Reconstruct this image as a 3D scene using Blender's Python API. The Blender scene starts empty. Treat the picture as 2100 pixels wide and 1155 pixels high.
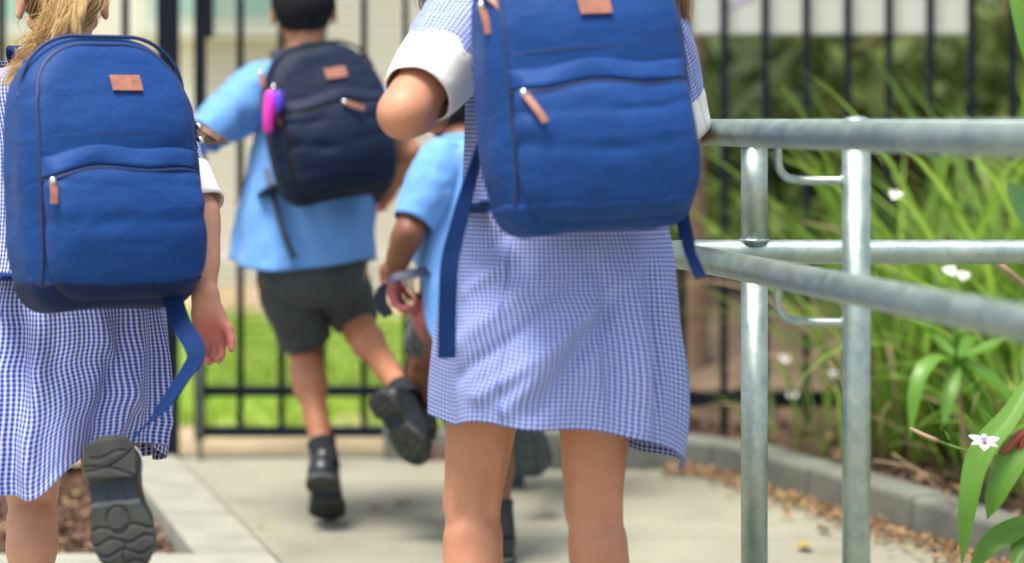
import bpy, bmesh, math, random
import numpy as np
from mathutils import Matrix, Vector

random.seed(7)
RNG = np.random.default_rng(11)
SC = bpy.context.scene
COL = SC.collection
R = math.radians

# ------------------------------------------------------------------ camera
EYE = 0.93          # a low camera, at the height of the children's backs
F = 4667.0          # focal length in photo pixels (80 mm on 36 mm, 2100 px wide)
cam_d = bpy.data.cameras.new('camera')
cam_d.sensor_width = 36.0
cam_d.lens = 80.0
cam_d.shift_y = -0.1607
cam_d.clip_start = 0.05
cam_d.clip_end = 500.0
cam_d.dof.use_dof = True
cam_d.dof.focus_distance = 3.78
cam_d.dof.aperture_fstop = 1.85
cam = bpy.data.objects.new('camera', cam_d)
COL.objects.link(cam)
cam.location = (0, 0, EYE)
cam.rotation_euler = (R(90), 0, 0)
SC.camera = cam

# ------------------------------------------------------------------ light
SUN_DIR = Vector((-0.20, -0.20, 0.96)).normalized()      # towards the sun
world = bpy.data.worlds.new('World')
SC.world = world
world.use_nodes = True
wn = world.node_tree.nodes
wl = world.node_tree.links
sky = wn.new('ShaderNodeTexSky')
sky.sky_type = 'NISHITA'
sky.sun_disc = False
sky.sun_elevation = math.asin(SUN_DIR.z)
sky.sun_rotation = math.atan2(SUN_DIR.x, SUN_DIR.y)
sky.air_density = 1.0
sky.dust_density = 3.0
sky.ozone_density = 0.6
wn['Background'].inputs['Strength'].default_value = 0.105
haz = wn.new('ShaderNodeHueSaturation')        # a thinly clouded sky: the same sky, less blue
haz.inputs['Saturation'].default_value = 0.55
wl.new(sky.outputs[0], haz.inputs['Color'])
wl.new(haz.outputs[0], wn['Background'].inputs['Color'])
sun_d = bpy.data.lights.new('sun', 'SUN')
sun_d.energy = 2.3
sun_d.angle = R(22)
sun_d.color = (1.0, 0.93, 0.82)
sun = bpy.data.objects.new('sun', sun_d)
COL.objects.link(sun)
sun.rotation_euler = SUN_DIR.to_track_quat('Z', 'Y').to_euler()
SC.view_settings.view_transform = 'Standard'
SC.view_settings.look = 'None'
SC.view_settings.gamma = 1.0
SC.view_settings.use_curve_mapping = False
SC.view_settings.exposure = 1.25

# ------------------------------------------------------------------ helpers
def P(px, py, Y):
    """A point seen at photo pixel (px, py) that stands Y metres in front of the camera."""
    return np.array(((px - 1050.0) * Y / F, Y, EYE - (py - 240.0) * Y / F))

def nrm(v):
    v = np.asarray(v, float)
    return v / max(1e-9, np.linalg.norm(v))

def link(o, parent=None, origin=None):
    COL.objects.link(o)
    if parent is not None:
        o.parent = parent
        o.matrix_parent_inverse = Matrix.Translation(-parent.location) if origin is None else origin
    return o

def tag(o, label=None, cat=None, group=None, kind=None):
    if label: o['label'] = label
    if cat: o['category'] = cat
    if group: o['group'] = group
    if kind: o['kind'] = kind
    return o

def root(name, loc, label, cat, group=None):
    o = bpy.data.objects.new(name, None)
    o.empty_display_size = 0.05
    COL.objects.link(o)
    o.location = loc
    return tag(o, label, cat, group)

def mesh_np(name, V, faces, mat, parent=None, smooth=True, uv=None, attr=None, origin=None):
    """faces: (n,4) or (n,3) int array, or a list of polygons"""
    me = bpy.data.meshes.new(name)
    V = np.asarray(V, np.float32)
    if isinstance(faces, np.ndarray):
        n, k = faces.shape
        me.vertices.add(len(V)); me.vertices.foreach_set('co', V.ravel())
        me.loops.add(n * k); me.loops.foreach_set('vertex_index', faces.astype(np.int32).ravel())
        me.polygons.add(n)
        me.polygons.foreach_set('loop_start', np.arange(0, n * k, k, dtype=np.int32))
        me.update(calc_edges=True)
        if uv is not None:
            l = me.uv_layers.new(name='UVMap')
            l.data.foreach_set('uv', np.asarray(uv, np.float32)[faces.ravel()].ravel())
    else:
        me.from_pydata(V.tolist(), [], [list(f) for f in faces])
        me.update()
    if attr is not None:
        a = me.attributes.new('tint', 'FLOAT', 'POINT')
        a.data.foreach_set('value', np.asarray(attr, np.float32))
    me.validate()
    if smooth:
        me.polygons.foreach_set('use_smooth', np.ones(len(me.polygons), bool))
    if mat: me.materials.append(mat)
    o = bpy.data.objects.new(name, me)
    return link(o, parent, origin)

def solidify(o, t, off=0.0):
    m = o.modifiers.new('thickness', 'SOLIDIFY'); m.thickness = t; m.offset = off
    return o

def recalc(o):
    bm = bmesh.new(); bm.from_mesh(o.data)
    bmesh.ops.recalc_face_normals(bm, faces=bm.faces)
    bm.to_mesh(o.data); bm.free()
    return o

def spline(pts, n):
    """Catmull-Rom through pts, n samples"""
    p = np.asarray(pts, float)
    if len(p) == 2:
        t = np.linspace(0, 1, n)[:, None]
        return p[0] * (1 - t) + p[1] * t
    q = np.vstack([2 * p[0] - p[1], p, 2 * p[-1] - p[-2]])
    t = np.linspace(0, len(p) - 1 - 1e-9, n)
    i = t.astype(int); f = (t - i)[:, None]
    a, b, c, d = q[i], q[i + 1], q[i + 2], q[i + 3]
    return 0.5 * ((2 * b) + (-a + c) * f + (2 * a - 5 * b + 4 * c - d) * f ** 2 + (-a + 3 * b - 3 * c + d) * f ** 3)

def frames(c):
    t = np.gradient(c, axis=0)
    t /= np.linalg.norm(t, axis=1)[:, None] + 1e-12
    ref = np.array((0, 0, 1.0)) if abs(t[0][2]) < 0.9 else np.array((0, 1.0, 0))
    u = np.zeros_like(c); v = np.zeros_like(c)
    a = nrm(ref - t[0] * (ref @ t[0]))
    for i in range(len(c)):
        a = nrm(a - t[i] * (a @ t[i]))
        u[i] = a; v[i] = np.cross(t[i], a)
    return t, u, v

def tube_data(c, r, n=14, cap=True):
    c = np.asarray(c, float); r = np.broadcast_to(np.asarray(r, float), (len(c),))
    t, u, v = frames(c)
    th = np.arange(n) * 2 * np.pi / n
    V = c[:, None] + r[:, None, None] * (np.cos(th)[None, :, None] * u[:, None] + np.sin(th)[None, :, None] * v[:, None])
    V = V.reshape(-1, 3)
    faces = []
    for i in range(len(c) - 1):
        for j in range(n):
            k = (j + 1) % n
            faces.append((i * n + j, i * n + k, (i + 1) * n + k, (i + 1) * n + j))
    if cap:
        faces.append(tuple(range(n - 1, -1, -1)))
        m = (len(c) - 1) * n
        faces.append(tuple(range(m, m + n)))
    return V, faces

def tube(name, c, r, mat, parent=None, n=14):
    V, f = tube_data(c, r, n)
    return mesh_np(name, V, f, mat, parent)

def ribbon(name, pts, side, width, thick, mat, parent=None, n=40, origin=None):
    """a flat strap along pts; side: one vector or one per control point"""
    c = spline(pts, n)
    s = np.asarray(side, float)
    s = np.repeat(s[None], n, 0) if s.ndim == 1 else spline(s, n)
    t = np.gradient(c, axis=0); t /= np.linalg.norm(t, axis=1)[:, None]
    s = s - t * (s * t).sum(1)[:, None]; s /= np.linalg.norm(s, axis=1)[:, None]
    w = np.cross(t, s)
    prof = [(-1, -1), (-.9, -1.0), (.9, -1.0), (1, -1), (1, 1), (.9, 1.0), (-.9, 1.0), (-1, 1)]
    k = len(prof)
    V = np.concatenate([(c + s * (width / 2 * a) + w * (thick / 2 * b * (1 if abs(a) < .95 else .5)))[:, None] for a, b in prof], 1).reshape(-1, 3)
    faces = [(i * k + j, i * k + (j + 1) % k, (i + 1) * k + (j + 1) % k, (i + 1) * k + j) for i in range(n - 1) for j in range(k)]
    faces += [tuple(range(k - 1, -1, -1)), tuple(range((n - 1) * k, n * k))]
    o = mesh_np(name, V, faces, mat, parent, smooth=False, origin=origin)
    return recalc(o)

def box_data(lo, hi):
    x0, y0, z0 = lo; x1, y1, z1 = hi
    V = [(x0, y0, z0), (x1, y0, z0), (x1, y1, z0), (x0, y1, z0), (x0, y0, z1), (x1, y0, z1), (x1, y1, z1), (x0, y1, z1)]
    Fc = [(0, 3, 2, 1), (4, 5, 6, 7), (0, 1, 5, 4), (1, 2, 6, 5), (2, 3, 7, 6), (3, 0, 4, 7)]
    return V, Fc

def box(name, lo, hi, mat, parent=None, bevel=0.0):
    V, f = box_data(lo, hi)
    o = mesh_np(name, V, f, mat, parent, smooth=False)
    if bevel:
        m = o.modifiers.new('bevel', 'BEVEL'); m.width = bevel; m.segments = 2
    return o

# ---- gradient noise in numpy
_perm = np.random.default_rng(3).permutation(256); _perm = np.concatenate([_perm, _perm, _perm])
_grad = np.random.default_rng(4).normal(size=(256, 3)); _grad /= np.linalg.norm(_grad, axis=1)[:, None]
def noise3(p):
    p = np.asarray(p, float)
    i = np.floor(p).astype(int); f = p - i; i &= 255
    w = f * f * f * (f * (f * 6 - 15) + 10)
    out = 0
    for dx in (0, 1):
        for dy in (0, 1):
            for dz in (0, 1):
                h = _perm[_perm[_perm[i[..., 0] + dx] + i[..., 1] + dy] + i[..., 2] + dz]
                g = _grad[h]
                d = (g * (f - np.array((dx, dy, dz)))).sum(-1)
                out = out + d * (w[..., 0] if dx else 1 - w[..., 0]) * (w[..., 1] if dy else 1 - w[..., 1]) * (w[..., 2] if dz else 1 - w[..., 2])
    return out * 1.6
def fbm(p, o=3):
    s = 0; a = 1.0
    for k in range(o):
        s = s + a * noise3(p * 2 ** k + 17.3 * k); a *= .5
    return s
def ridged(p):
    return 1 - 2 * np.abs(noise3(p))

# ---- signed distance fields -> surface nets
class Field:
    def __init__(self, lo, hi, h):
        self.h = h; self.lo = np.asarray(lo, float)
        self.n = np.ceil((np.asarray(hi) - self.lo) / h).astype(int) + 1
        self.v = np.full(self.n, 0.08, np.float32)
    def window(self, lo, hi):
        a = np.clip(np.floor((lo - self.lo) / self.h).astype(int), 0, self.n - 1)
        b = np.clip(np.ceil((hi - self.lo) / self.h).astype(int) + 1, 1, self.n)
        ax = [self.lo[k] + self.h * np.arange(a[k], b[k]) for k in range(3)]
        return tuple(slice(a[k], b[k]) for k in range(3)), np.meshgrid(*ax, indexing='ij', sparse=True)
    def add(self, s, d, k):
        v = self.v[s]
        h = np.maximum(k - np.abs(v - d), 0) / k
        self.v[s] = np.minimum(v, d) - h * h * k * .25
    def cap(self, a, b, ra, rb, k=.02):
        a = np.asarray(a, float); b = np.asarray(b, float)
        m = max(ra, rb) + .05
        s, (x, y, z) = self.window(np.minimum(a, b) - m, np.maximum(a, b) + m)
        ba = b - a; L = ba @ ba + 1e-12
        t = np.clip(((x - a[0]) * ba[0] + (y - a[1]) * ba[1] + (z - a[2]) * ba[2]) / L, 0, 1)
        d = np.sqrt((x - a[0] - t * ba[0]) ** 2 + (y - a[1] - t * ba[1]) ** 2 + (z - a[2] - t * ba[2]) ** 2) - (ra + (rb - ra) * t)
        self.add(s, d.astype(np.float32), k)
    def ell(self, c, rad, axes=None, k=.02):
        c = np.asarray(c, float); rad = np.asarray(rad, float)
        m = rad.max() + .05
        s, (x, y, z) = self.window(c - m, c + m)
        x = x - c[0]; y = y - c[1]; z = z - c[2]
        if axes is not None:
            X, Y, Z = [x * q[0] + y * q[1] + z * q[2] for q in axes]
        else:
            X, Y, Z = x, y, z
        k0 = np.sqrt((X / rad[0]) ** 2 + (Y / rad[1]) ** 2 + (Z / rad[2]) ** 2)
        k1 = np.sqrt((X / rad[0] ** 2) ** 2 + (Y / rad[1] ** 2) ** 2 + (Z / rad[2] ** 2) ** 2) + 1e-9
        d = k0 * (k0 - 1) / k1
        self.add(s, d.astype(np.float32), k)
    def mesh(self, smooth=2):
        v = self.v; n = self.n
        neg = v < 0
        c = np.zeros(n - 1, np.int8)
        for dx in (0, 1):
            for dy in (0, 1):
                for dz in (0, 1):
                    c += neg[dx:n[0] - 1 + dx, dy:n[1] - 1 + dy, dz:n[2] - 1 + dz]
        cells = np.argwhere((c > 0) & (c < 8))
        idx = np.full(n - 1, -1, np.int32)
        idx[tuple(cells.T)] = np.arange(len(cells))
        acc = np.zeros((len(cells), 3)); cnt = np.zeros(len(cells))
        corner = [(a, b, d) for a in (0, 1) for b in (0, 1) for d in (0, 1)]
        for p in corner:
            for ax in range(3):
                if p[ax]: continue
                q = list(p); q[ax] = 1
                va = v[tuple((cells + p).T)]; vb = v[tuple((cells + q).T)]
                m = (va < 0) != (vb < 0)
                t = np.where(m, va / np.where(m, va - vb, 1), 0)
                for j in range(3):
                    acc[:, j] += np.where(m, p[j] + (t if j == ax else 0), 0)
                cnt += m
        V = self.lo + (cells + acc / cnt[:, None]) * self.h
        quads = []
        for ax in range(3):
            b, d = [k for k in range(3) if k != ax]
            sl0 = [slice(None)] * 3; sl1 = [slice(None)] * 3
            sl0[ax] = slice(0, -1); sl1[ax] = slice(1, None)
            e = neg[tuple(sl0)] != neg[tuple(sl1)]
            fl = neg[tuple(sl0)]
            ed = np.argwhere(e)
            ed = ed[(ed[:, b] > 0) & (ed[:, d] > 0) & (ed[:, b] < n[b] - 1) & (ed[:, d] < n[d] - 1)]
            o = fl[tuple(ed.T)]
            def cell(db, dd):
                q = ed.copy(); q[:, b] -= db; q[:, d] -= dd
                return idx[tuple(q.T)]
            Q = np.stack([cell(1, 1), cell(0, 1), cell(0, 0), cell(1, 0)], 1)
            if ax == 1: o = ~o
            Q[~o] = Q[~o][:, ::-1]
            quads.append(Q)
        Q = np.concatenate(quads); Q = Q[(Q >= 0).all(1)]
        for _ in range(smooth):
            s = np.zeros_like(V); w = np.zeros(len(V))
            for a, b in ((0, 1), (1, 2), (2, 3), (3, 0)):
                for p, q in ((a, b), (b, a)):
                    for j in range(3):
                        s[:, j] += np.bincount(Q[:, p], V[Q[:, q], j], len(V))
                    w += np.bincount(Q[:, p], minlength=len(V))
            V = .5 * V + .5 * s / np.maximum(w, 1)[:, None]
        return V, Q
def vnormals(V, Q):
    n = np.cross(V[Q[:, 2]] - V[Q[:, 0]], V[Q[:, 3]] - V[Q[:, 1]])
    out = np.zeros_like(V)
    for k in range(4):
        for j in range(3):
            out[:, j] += np.bincount(Q[:, k], n[:, j], len(V))
    return out / (np.linalg.norm(out, axis=1)[:, None] + 1e-12)

# ---- lofts: cloth and sleeves
def loft(name, rings, nt, nth, mat, parent, disp=None, exp=2.2, uvscale=1.0, thick=.0018, closed_top=False, zoff=None, uvuse='mean'):
    """rings: list of (center, half-axis A, half-axis B). disp(theta, t, pos) -> metres along the outward direction.
    theta 0 = +A, pi/2 = +B."""
    C = spline([r[0] for r in rings], nt); A = spline([r[1] for r in rings], nt); B = spline([r[2] for r in rings], nt)
    th = np.linspace(0, 2 * np.pi, nth + 1)
    co = np.sign(np.cos(th)) * np.abs(np.cos(th)) ** (2 / exp); si = np.sign(np.sin(th)) * np.abs(np.sin(th)) ** (2 / exp)
    D = co[None, :, None] * A[:, None] + si[None, :, None] * B[:, None]
    V = C[:, None] + D
    t = np.linspace(0, 1, nt)
    T, TH = np.meshgrid(t, th, indexing='ij')
    if zoff is not None:
        V = V + zoff(TH, T)
    if disp is not None:
        nd = np.cos(th)[None, :, None] * (A / np.linalg.norm(A, axis=1)[:, None])[:, None] + np.sin(th)[None, :, None] * (B / np.linalg.norm(B, axis=1)[:, None])[:, None]
        nd /= np.linalg.norm(nd, axis=2)[..., None]
        V = V + nd * disp(TH, T, V)[..., None]
    V[:, -1] = V[:, 0]
    seg = np.linalg.norm(np.diff(V, axis=1), axis=2)
    u = np.concatenate([np.zeros((nt, 1)), np.cumsum(seg, 1)], 1)
    uf = u / u[:, -1:]                                   # the weave follows the cloth
    ref = np.linalg.norm(np.diff(V, axis=1), axis=2).sum(1)
    Lm = ref.mean() if uvuse == 'mean' else ref.max()
    U = uf.mean(0)[None].repeat(nt, 0) * .5 + uf * .5
    U = U * round(Lm / .0068) * .0068
    vl = np.concatenate([[0], np.cumsum(np.linalg.norm(np.diff(V, axis=0), axis=2).mean(1))])
    vv = np.repeat(vl[:, None], nth + 1, 1)
    uv = np.stack([U, vv], -1).reshape(-1, 2) * uvscale
    i, j = np.meshgrid(np.arange(nt - 1), np.arange(nth), indexing='ij')
    a = (i * (nth + 1) + j).ravel(); k = nth + 1
    Q = np.stack([a, a + 1, a + k + 1, a + k], 1)
    o = mesh_np(name, V.reshape(-1, 3), Q, mat, parent, uv=uv)
    recalc(o)
    if thick: solidify(o, thick)
    return o, V

# ------------------------------------------------------------------ materials
def nodes(name):
    m = bpy.data.materials.new(name); m.use_nodes = True
    nt = m.node_tree
    return m, nt.nodes, nt.links, nt.nodes['Principled BSDF']

def srgb(r, g, b):
    f = lambda c: c / 12.92 if c <= .04045 else ((c + .055) / 1.055) ** 2.4
    return (f(r / 255), f(g / 255), f(b / 255), 1)

def mat(name, col, rough=.6, var=.15, scale=8.0, bump=0.0, bscale=200.0, metal=0.0, spec=.5, sheen=0.0, sss=0.0, col2=None, coord='Object', stretch=None, bdist=.002):
    """a plain surface: base colour mottled by noise, with fine relief"""
    m, n, l, b = nodes(name)
    tc = n.new('ShaderNodeTexCoord')
    src = tc.outputs[coord]
    if stretch:
        mp = n.new('ShaderNodeMapping'); mp.inputs['Scale'].default_value = stretch
        l.new(src, mp.inputs[0]); src = mp.outputs[0]
    nz = n.new('ShaderNodeTexNoise'); nz.inputs['Scale'].default_value = scale; nz.inputs['Detail'].default_value = 5
    l.new(src, nz.inputs['Vector'])
    mx = n.new('ShaderNodeMix'); mx.data_type = 'RGBA'
    c = np.array(col[:3])
    lo = c * (1 - var) if col2 is None else np.array(col2[:3])
    hi = c * (1 + var) if col2 is None else c
    mx.inputs[6].default_value = (*lo, 1); mx.inputs[7].default_value = (*np.minimum(hi, .95), 1)
    cr = n.new('ShaderNodeMapRange'); cr.inputs[1].default_value = .32; cr.inputs[2].default_value = .68
    l.new(nz.outputs[0], cr.inputs[0]); l.new(cr.outputs[0], mx.inputs[0])
    l.new(mx.outputs[2], b.inputs['Base Color'])
    b.inputs['Roughness'].default_value = rough; b.inputs['Metallic'].default_value = metal
    b.inputs['Specular IOR Level'].default_value = spec
    if sheen:
        b.inputs['Sheen Weight'].default_value = sheen; b.inputs['Sheen Roughness'].default_value = .4
    if sss:
        b.inputs['Subsurface Weight'].default_value = sss; b.inputs['Subsurface Radius'].default_value = (.012, .005, .003)
        b.inputs['Subsurface Scale'].default_value = .5
    if bump:
        n2 = n.new('ShaderNodeTexNoise'); n2.inputs['Scale'].default_value = bscale; n2.inputs['Detail'].default_value = 4
        l.new(src, n2.inputs['Vector'])
        bp = n.new('ShaderNodeBump'); bp.inputs['Strength'].default_value = bump; bp.inputs['Distance'].default_value = bdist
        l.new(n2.outputs[0], bp.inputs['Height']); l.new(bp.outputs[0], b.inputs['Normal'])
    return m

def gingham(name, wa, wb, white, blue, per=.0068, sh=0.0):
    m, n, l, b = nodes(name)
    uv = n.new('ShaderNodeUVMap'); sp = n.new('ShaderNodeSeparateXYZ'); l.new(uv.outputs[0], sp.inputs[0])
    def stripe(sock):
        a = n.new('ShaderNodeMath'); a.operation = 'MULTIPLY'; a.inputs[1].default_value = 2 * math.pi / per; l.new(sock, a.inputs[0])
        s = n.new('ShaderNodeMath'); s.operation = 'SINE'; l.new(a.outputs[0], s.inputs[0])
        r = n.new('ShaderNodeMapRange'); r.inputs[1].default_value = -.35 - sh; r.inputs[2].default_value = .35 - sh; l.new(s.outputs[0], r.inputs[0])
        return r.outputs[0]
    a = stripe(sp.outputs[0]); c = stripe(sp.outputs[1])
    ma = n.new('ShaderNodeMath'); ma.operation = 'MULTIPLY'; ma.inputs[1].default_value = wa; l.new(a, ma.inputs[0])
    mb = n.new('ShaderNodeMath'); mb.operation = 'MULTIPLY_ADD'; mb.inputs[1].default_value = wb; l.new(c, mb.inputs[0]); l.new(ma.outputs[0], mb.inputs[2])
    mx = n.new('ShaderNodeMix'); mx.data_type = 'RGBA'; mx.inputs[6].default_value = white; mx.inputs[7].default_value = blue
    l.new(mb.outputs[0], mx.inputs[0]); l.new(mx.outputs[2], b.inputs['Base Color'])
    b.inputs['Roughness'].default_value = .85; b.inputs['Specular IOR Level'].default_value = .2
    b.inputs['Sheen Weight'].default_value = .02
    nz = n.new('ShaderNodeTexNoise'); nz.inputs['Scale'].default_value = 45; nz.inputs['Detail'].default_value = 4
    tc = n.new('ShaderNodeTexCoord'); l.new(tc.outputs['Object'], nz.inputs['Vector'])
    bp = n.new('ShaderNodeBump'); bp.inputs['Strength'].default_value = .5; bp.inputs['Distance'].default_value = .003
    l.new(nz.outputs[0], bp.inputs['Height']); l.new(bp.outputs[0], b.inputs['Normal'])
    return m

def canvas(name, col, rough=.62, wr=.5):
    """woven pack cloth: fine weave and soft crumple"""
    m, n, l, b = nodes(name)
    tc = n.new('ShaderNodeTexCoord')
    nz = n.new('ShaderNodeTexNoise'); nz.inputs['Scale'].default_value = 14; nz.inputs['Detail'].default_value = 6; nz.inputs['Distortion'].default_value = .6
    l.new(tc.outputs['Object'], nz.inputs['Vector'])
    mx = n.new('ShaderNodeMix'); mx.data_type = 'RGBA'
    c = np.array(col[:3]); mx.inputs[6].default_value = (*(c * .82), 1); mx.inputs[7].default_value = (*np.minimum(c * 1.2, .95), 1)
    l.new(nz.outputs[0], mx.inputs[0]); l.new(mx.outputs[2], b.inputs['Base Color'])
    b.inputs['Roughness'].default_value = rough; b.inputs['Specular IOR Level'].default_value = .2
    b.inputs['Sheen Weight'].default_value = .03
    mp = n.new('ShaderNodeMapping'); mp.inputs['Scale'].default_value = (1, 1, 1.8); mp.inputs['Rotation'].default_value = (0, .4, 0)
    l.new(tc.outputs['Object'], mp.inputs[0])
    n1 = n.new('ShaderNodeTexNoise'); n1.inputs['Scale'].default_value = 15; n1.inputs['Detail'].default_value = 3; n1.inputs['Distortion'].default_value = .5
    l.new(mp.outputs[0], n1.inputs['Vector'])
    w1 = n.new('ShaderNodeTexNoise'); w1.inputs['Scale'].default_value = 900; w1.inputs['Detail'].default_value = 2
    l.new(tc.outputs['Object'], w1.inputs['Vector'])
    b1 = n.new('ShaderNodeBump'); b1.inputs['Strength'].default_value = wr; b1.inputs['Distance'].default_value = .008
    b2 = n.new('ShaderNodeBump'); b2.inputs['Strength'].default_value = .25; b2.inputs['Distance'].default_value = .0006
    l.new(n1.outputs[0], b1.inputs['Height']); l.new(w1.outputs[0], b2.inputs['Height'])
    l.new(b1.outputs[0], b2.inputs['Normal']); l.new(b2.outputs[0], b.inputs['Normal'])
    return m

def tinted(name, stops, rough=.45, spec=.4, trans=0.0):
    """colour picked along a ramp by each strand's or leaf's own tint"""
    m, n, l, b = nodes(name)
    at = n.new('ShaderNodeAttribute'); at.attribute_name = 'tint'
    cr = n.new('ShaderNodeValToRGB')
    e = cr.color_ramp.elements
    while len(e) < len(stops): e.new(.5)
    for k, (p, c) in enumerate(stops):
        e[k].position = p; e[k].color = c
    l.new(at.outputs['Fac'], cr.inputs[0]); l.new(cr.outputs[0], b.inputs['Base Color'])
    b.inputs['Roughness'].default_value = rough; b.inputs['Specular IOR Level'].default_value = spec
    if trans:
        tr = n.new('ShaderNodeBsdfTranslucent'); l.new(cr.outputs[0], tr.inputs[0])
        ms = n.new('ShaderNodeMixShader'); ms.inputs[0].default_value = trans
        out = n['Material Output']
        l.new(b.outputs[0], ms.inputs[1]); l.new(tr.outputs[0], ms.inputs[2]); l.new(ms.outputs[0], out.inputs[0])
    return m

def leafmat(name, dark, light, rough=.45, trans=.35):
    """leaf: parallel veins along the blade, object-to-object variation, light through it"""
    m, n, l, b = nodes(name)
    oi = n.new('ShaderNodeObjectInfo'); uv = n.new('ShaderNodeUVMap')
    mp = n.new('ShaderNodeMapping'); mp.inputs['Scale'].default_value = (14, 1.2, 1); l.new(uv.outputs[0], mp.inputs[0])
    nz = n.new('ShaderNodeTexNoise'); nz.inputs['Scale'].default_value = 2.5; nz.inputs['Detail'].default_value = 4; l.new(mp.outputs[0], nz.inputs['Vector'])
    ad = n.new('ShaderNodeMath'); ad.operation = 'MULTIPLY_ADD'; ad.inputs[1].default_value = .75; l.new(oi.outputs['Random'], ad.inputs[0])
    s2 = n.new('ShaderNodeMath'); s2.operation = 'MULTIPLY_ADD'; s2.inputs[1].default_value = .9; s2.inputs[2].default_value = -.32; l.new(nz.outputs[0], s2.inputs[0])
    l.new(s2.outputs[0], ad.inputs[2])
    mx = n.new('ShaderNodeMix'); mx.data_type = 'RGBA'; mx.inputs[6].default_value = dark; mx.inputs[7].default_value = light
    l.new(ad.outputs[0], mx.inputs[0]); l.new(mx.outputs[2], b.inputs['Base Color'])
    b.inputs['Roughness'].default_value = rough
    tr = n.new('ShaderNodeBsdfTranslucent'); l.new(mx.outputs[2], tr.inputs[0])
    ms = n.new('ShaderNodeMixShader'); ms.inputs[0].default_value = trans
    l.new(b.outputs[0], ms.inputs[1]); l.new(tr.outputs[0], ms.inputs[2]); l.new(ms.outputs[0], n['Material Output'].inputs[0])
    return m

def skin(name, col, palm):
    """skin: blotchy warm colour, fine pores, light under the surface; palms and knuckles redder"""
    m = mat(name, col, .5, .0, 10, .35, 420, sss=.12, spec=.35, bdist=.0006)
    n = m.node_tree.nodes; l = m.node_tree.links; b = n['Principled BSDF']
    tc = n.new('ShaderNodeTexCoord')
    def mixc(fac, a, c):
        x = n.new('ShaderNodeMix'); x.data_type = 'RGBA'
        if isinstance(a, tuple): x.inputs[6].default_value = a
        else: l.new(a, x.inputs[6])
        x.inputs[7].default_value = c; l.new(fac, x.inputs[0]); return x.outputs[2]
    def fac(scale, lo, hi, mx, det=3):
        z = n.new('ShaderNodeTexNoise'); z.inputs['Scale'].default_value = scale; z.inputs['Detail'].default_value = det; l.new(tc.outputs['Object'], z.inputs['Vector'])
        r = n.new('ShaderNodeMapRange'); r.inputs[1].default_value = lo; r.inputs[2].default_value = hi; r.inputs[4].default_value = mx; l.new(z.outputs[0], r.inputs[0]); return r.outputs[0]
    c = np.array(col[:3])
    o = mixc(fac(11, .35, .7, .8), tuple((*(c * (1.08, 1.10, 1.12)), 1)), tuple((*(c * (.92, .78, .70)), 1)))
    o = mixc(fac(45, .5, .75, .45, 5), o, tuple((*(c * (.95, .70, .68)), 1)))
    o = mixc(fac(120, .55, .75, .3, 3), o, tuple((*(c * (.9, .8, .75)), 1)))
    at = n.new('ShaderNodeAttribute'); at.attribute_name = 'tint'
    o = mixc(at.outputs['Fac'], o, palm)
    l.new(o, b.inputs['Base Color'])
    return m

def concrete():
    """trowelled concrete: broad stains, grit, darker damp patches"""
    m = mat('concrete', (.275, .27, .208, 1), .88, .16, 1.6, .7, 150, bdist=.004)
    n = m.node_tree.nodes; l = m.node_tree.links; b = n['Principled BSDF']
    src = b.inputs['Base Color'].links[0].from_socket
    tc = n.new('ShaderNodeTexCoord')
    for sc, lo, hi, mx, col, det in ((5, .56, .72, .55, (.15, .15, .12, 1), 6), (38, .60, .70, .5, (.16, .16, .13, 1), 4), (190, .58, .68, .45, (.13, .13, .11, 1), 2), (110, .66, .72, .5, (.42, .42, .35, 1), 2)):
        z = n.new('ShaderNodeTexNoise'); z.inputs['Scale'].default_value = sc; z.inputs['Detail'].default_value = det; l.new(tc.outputs['Object'], z.inputs['Vector'])
        r = n.new('ShaderNodeMapRange'); r.inputs[1].default_value = lo; r.inputs[2].default_value = hi; r.inputs[4].default_value = mx; l.new(z.outputs[0], r.inputs[0])
        x = n.new('ShaderNodeMix'); x.data_type = 'RGBA'; l.new(src, x.inputs[6]); x.inputs[7].default_value = col; l.new(r.outputs[0], x.inputs[0]); src = x.outputs[2]
    l.new(src, b.inputs['Base Color'])
    return m

M = {}
M['concrete'] = concrete()
M['kerb'] = mat('kerb', (.155, .165, .14, 1), .9, .2, 7.0, .6, 120, bdist=.004)
M['edging'] = mat('edging', (.28, .285, .235, 1), .9, .14, 9.0, .6, 140, bdist=.004)
M['mulch'] = mat('mulch', (.16, .095, .065, 1), .95, .5, 30.0, 1.0, 90, col2=(.05, .028, .02, 1), bdist=.02)
M['dirt'] = mat('dirt', (.42, .33, .20, 1), .95, .2, 6.0, .6, 60, bdist=.01)
M['lawn'] = mat('lawn', (.33, .46, .07, 1), .9, .3, 2.2, .8, 80, bdist=.02, col2=(.19, .34, .03, 1))
M['bank'] = mat('bank', (.22, .15, .10, 1), .95, .4, 9.0, 1.0, 60, col2=(.12, .09, .055, 1), bdist=.03)
M['paint'] = mat('fence_paint', (.003, .008, .018, 1), .55, .25, 12, .15, 300, spec=.22)
M['render'] = mat('cream_render', (.80, .78, .68, 1), .9, .05, 2.0, .2, 60)
M['trim'] = mat('pale_trim', (.68, .70, .62, 1), .6, .05)
M['glass'] = mat('window_glass', (.34, .55, .50, 1), .1, .1, 1.5)
M['sign'] = mat('sign_panel', (.68, .70, .62, 1), .5, .04, 3.0)
M['sign_print'] = mat('sign_print', (.55, .45, .66, 1), .5, .15, 20.0)
M['skin1'] = skin('skin_fair', (.60, .325, .215, 1), (.50, .15, .13, 1))
M['skin2'] = skin('skin_warm', (.53, .265, .165, 1), (.45, .15, .11, 1))
M['skin3'] = skin('skin_tan', (.46, .215, .115, 1), (.42, .14, .10, 1))
M['skin4'] = skin('skin_brown', (.19, .085, .05, 1), (.45, .13, .15, 1))
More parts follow.
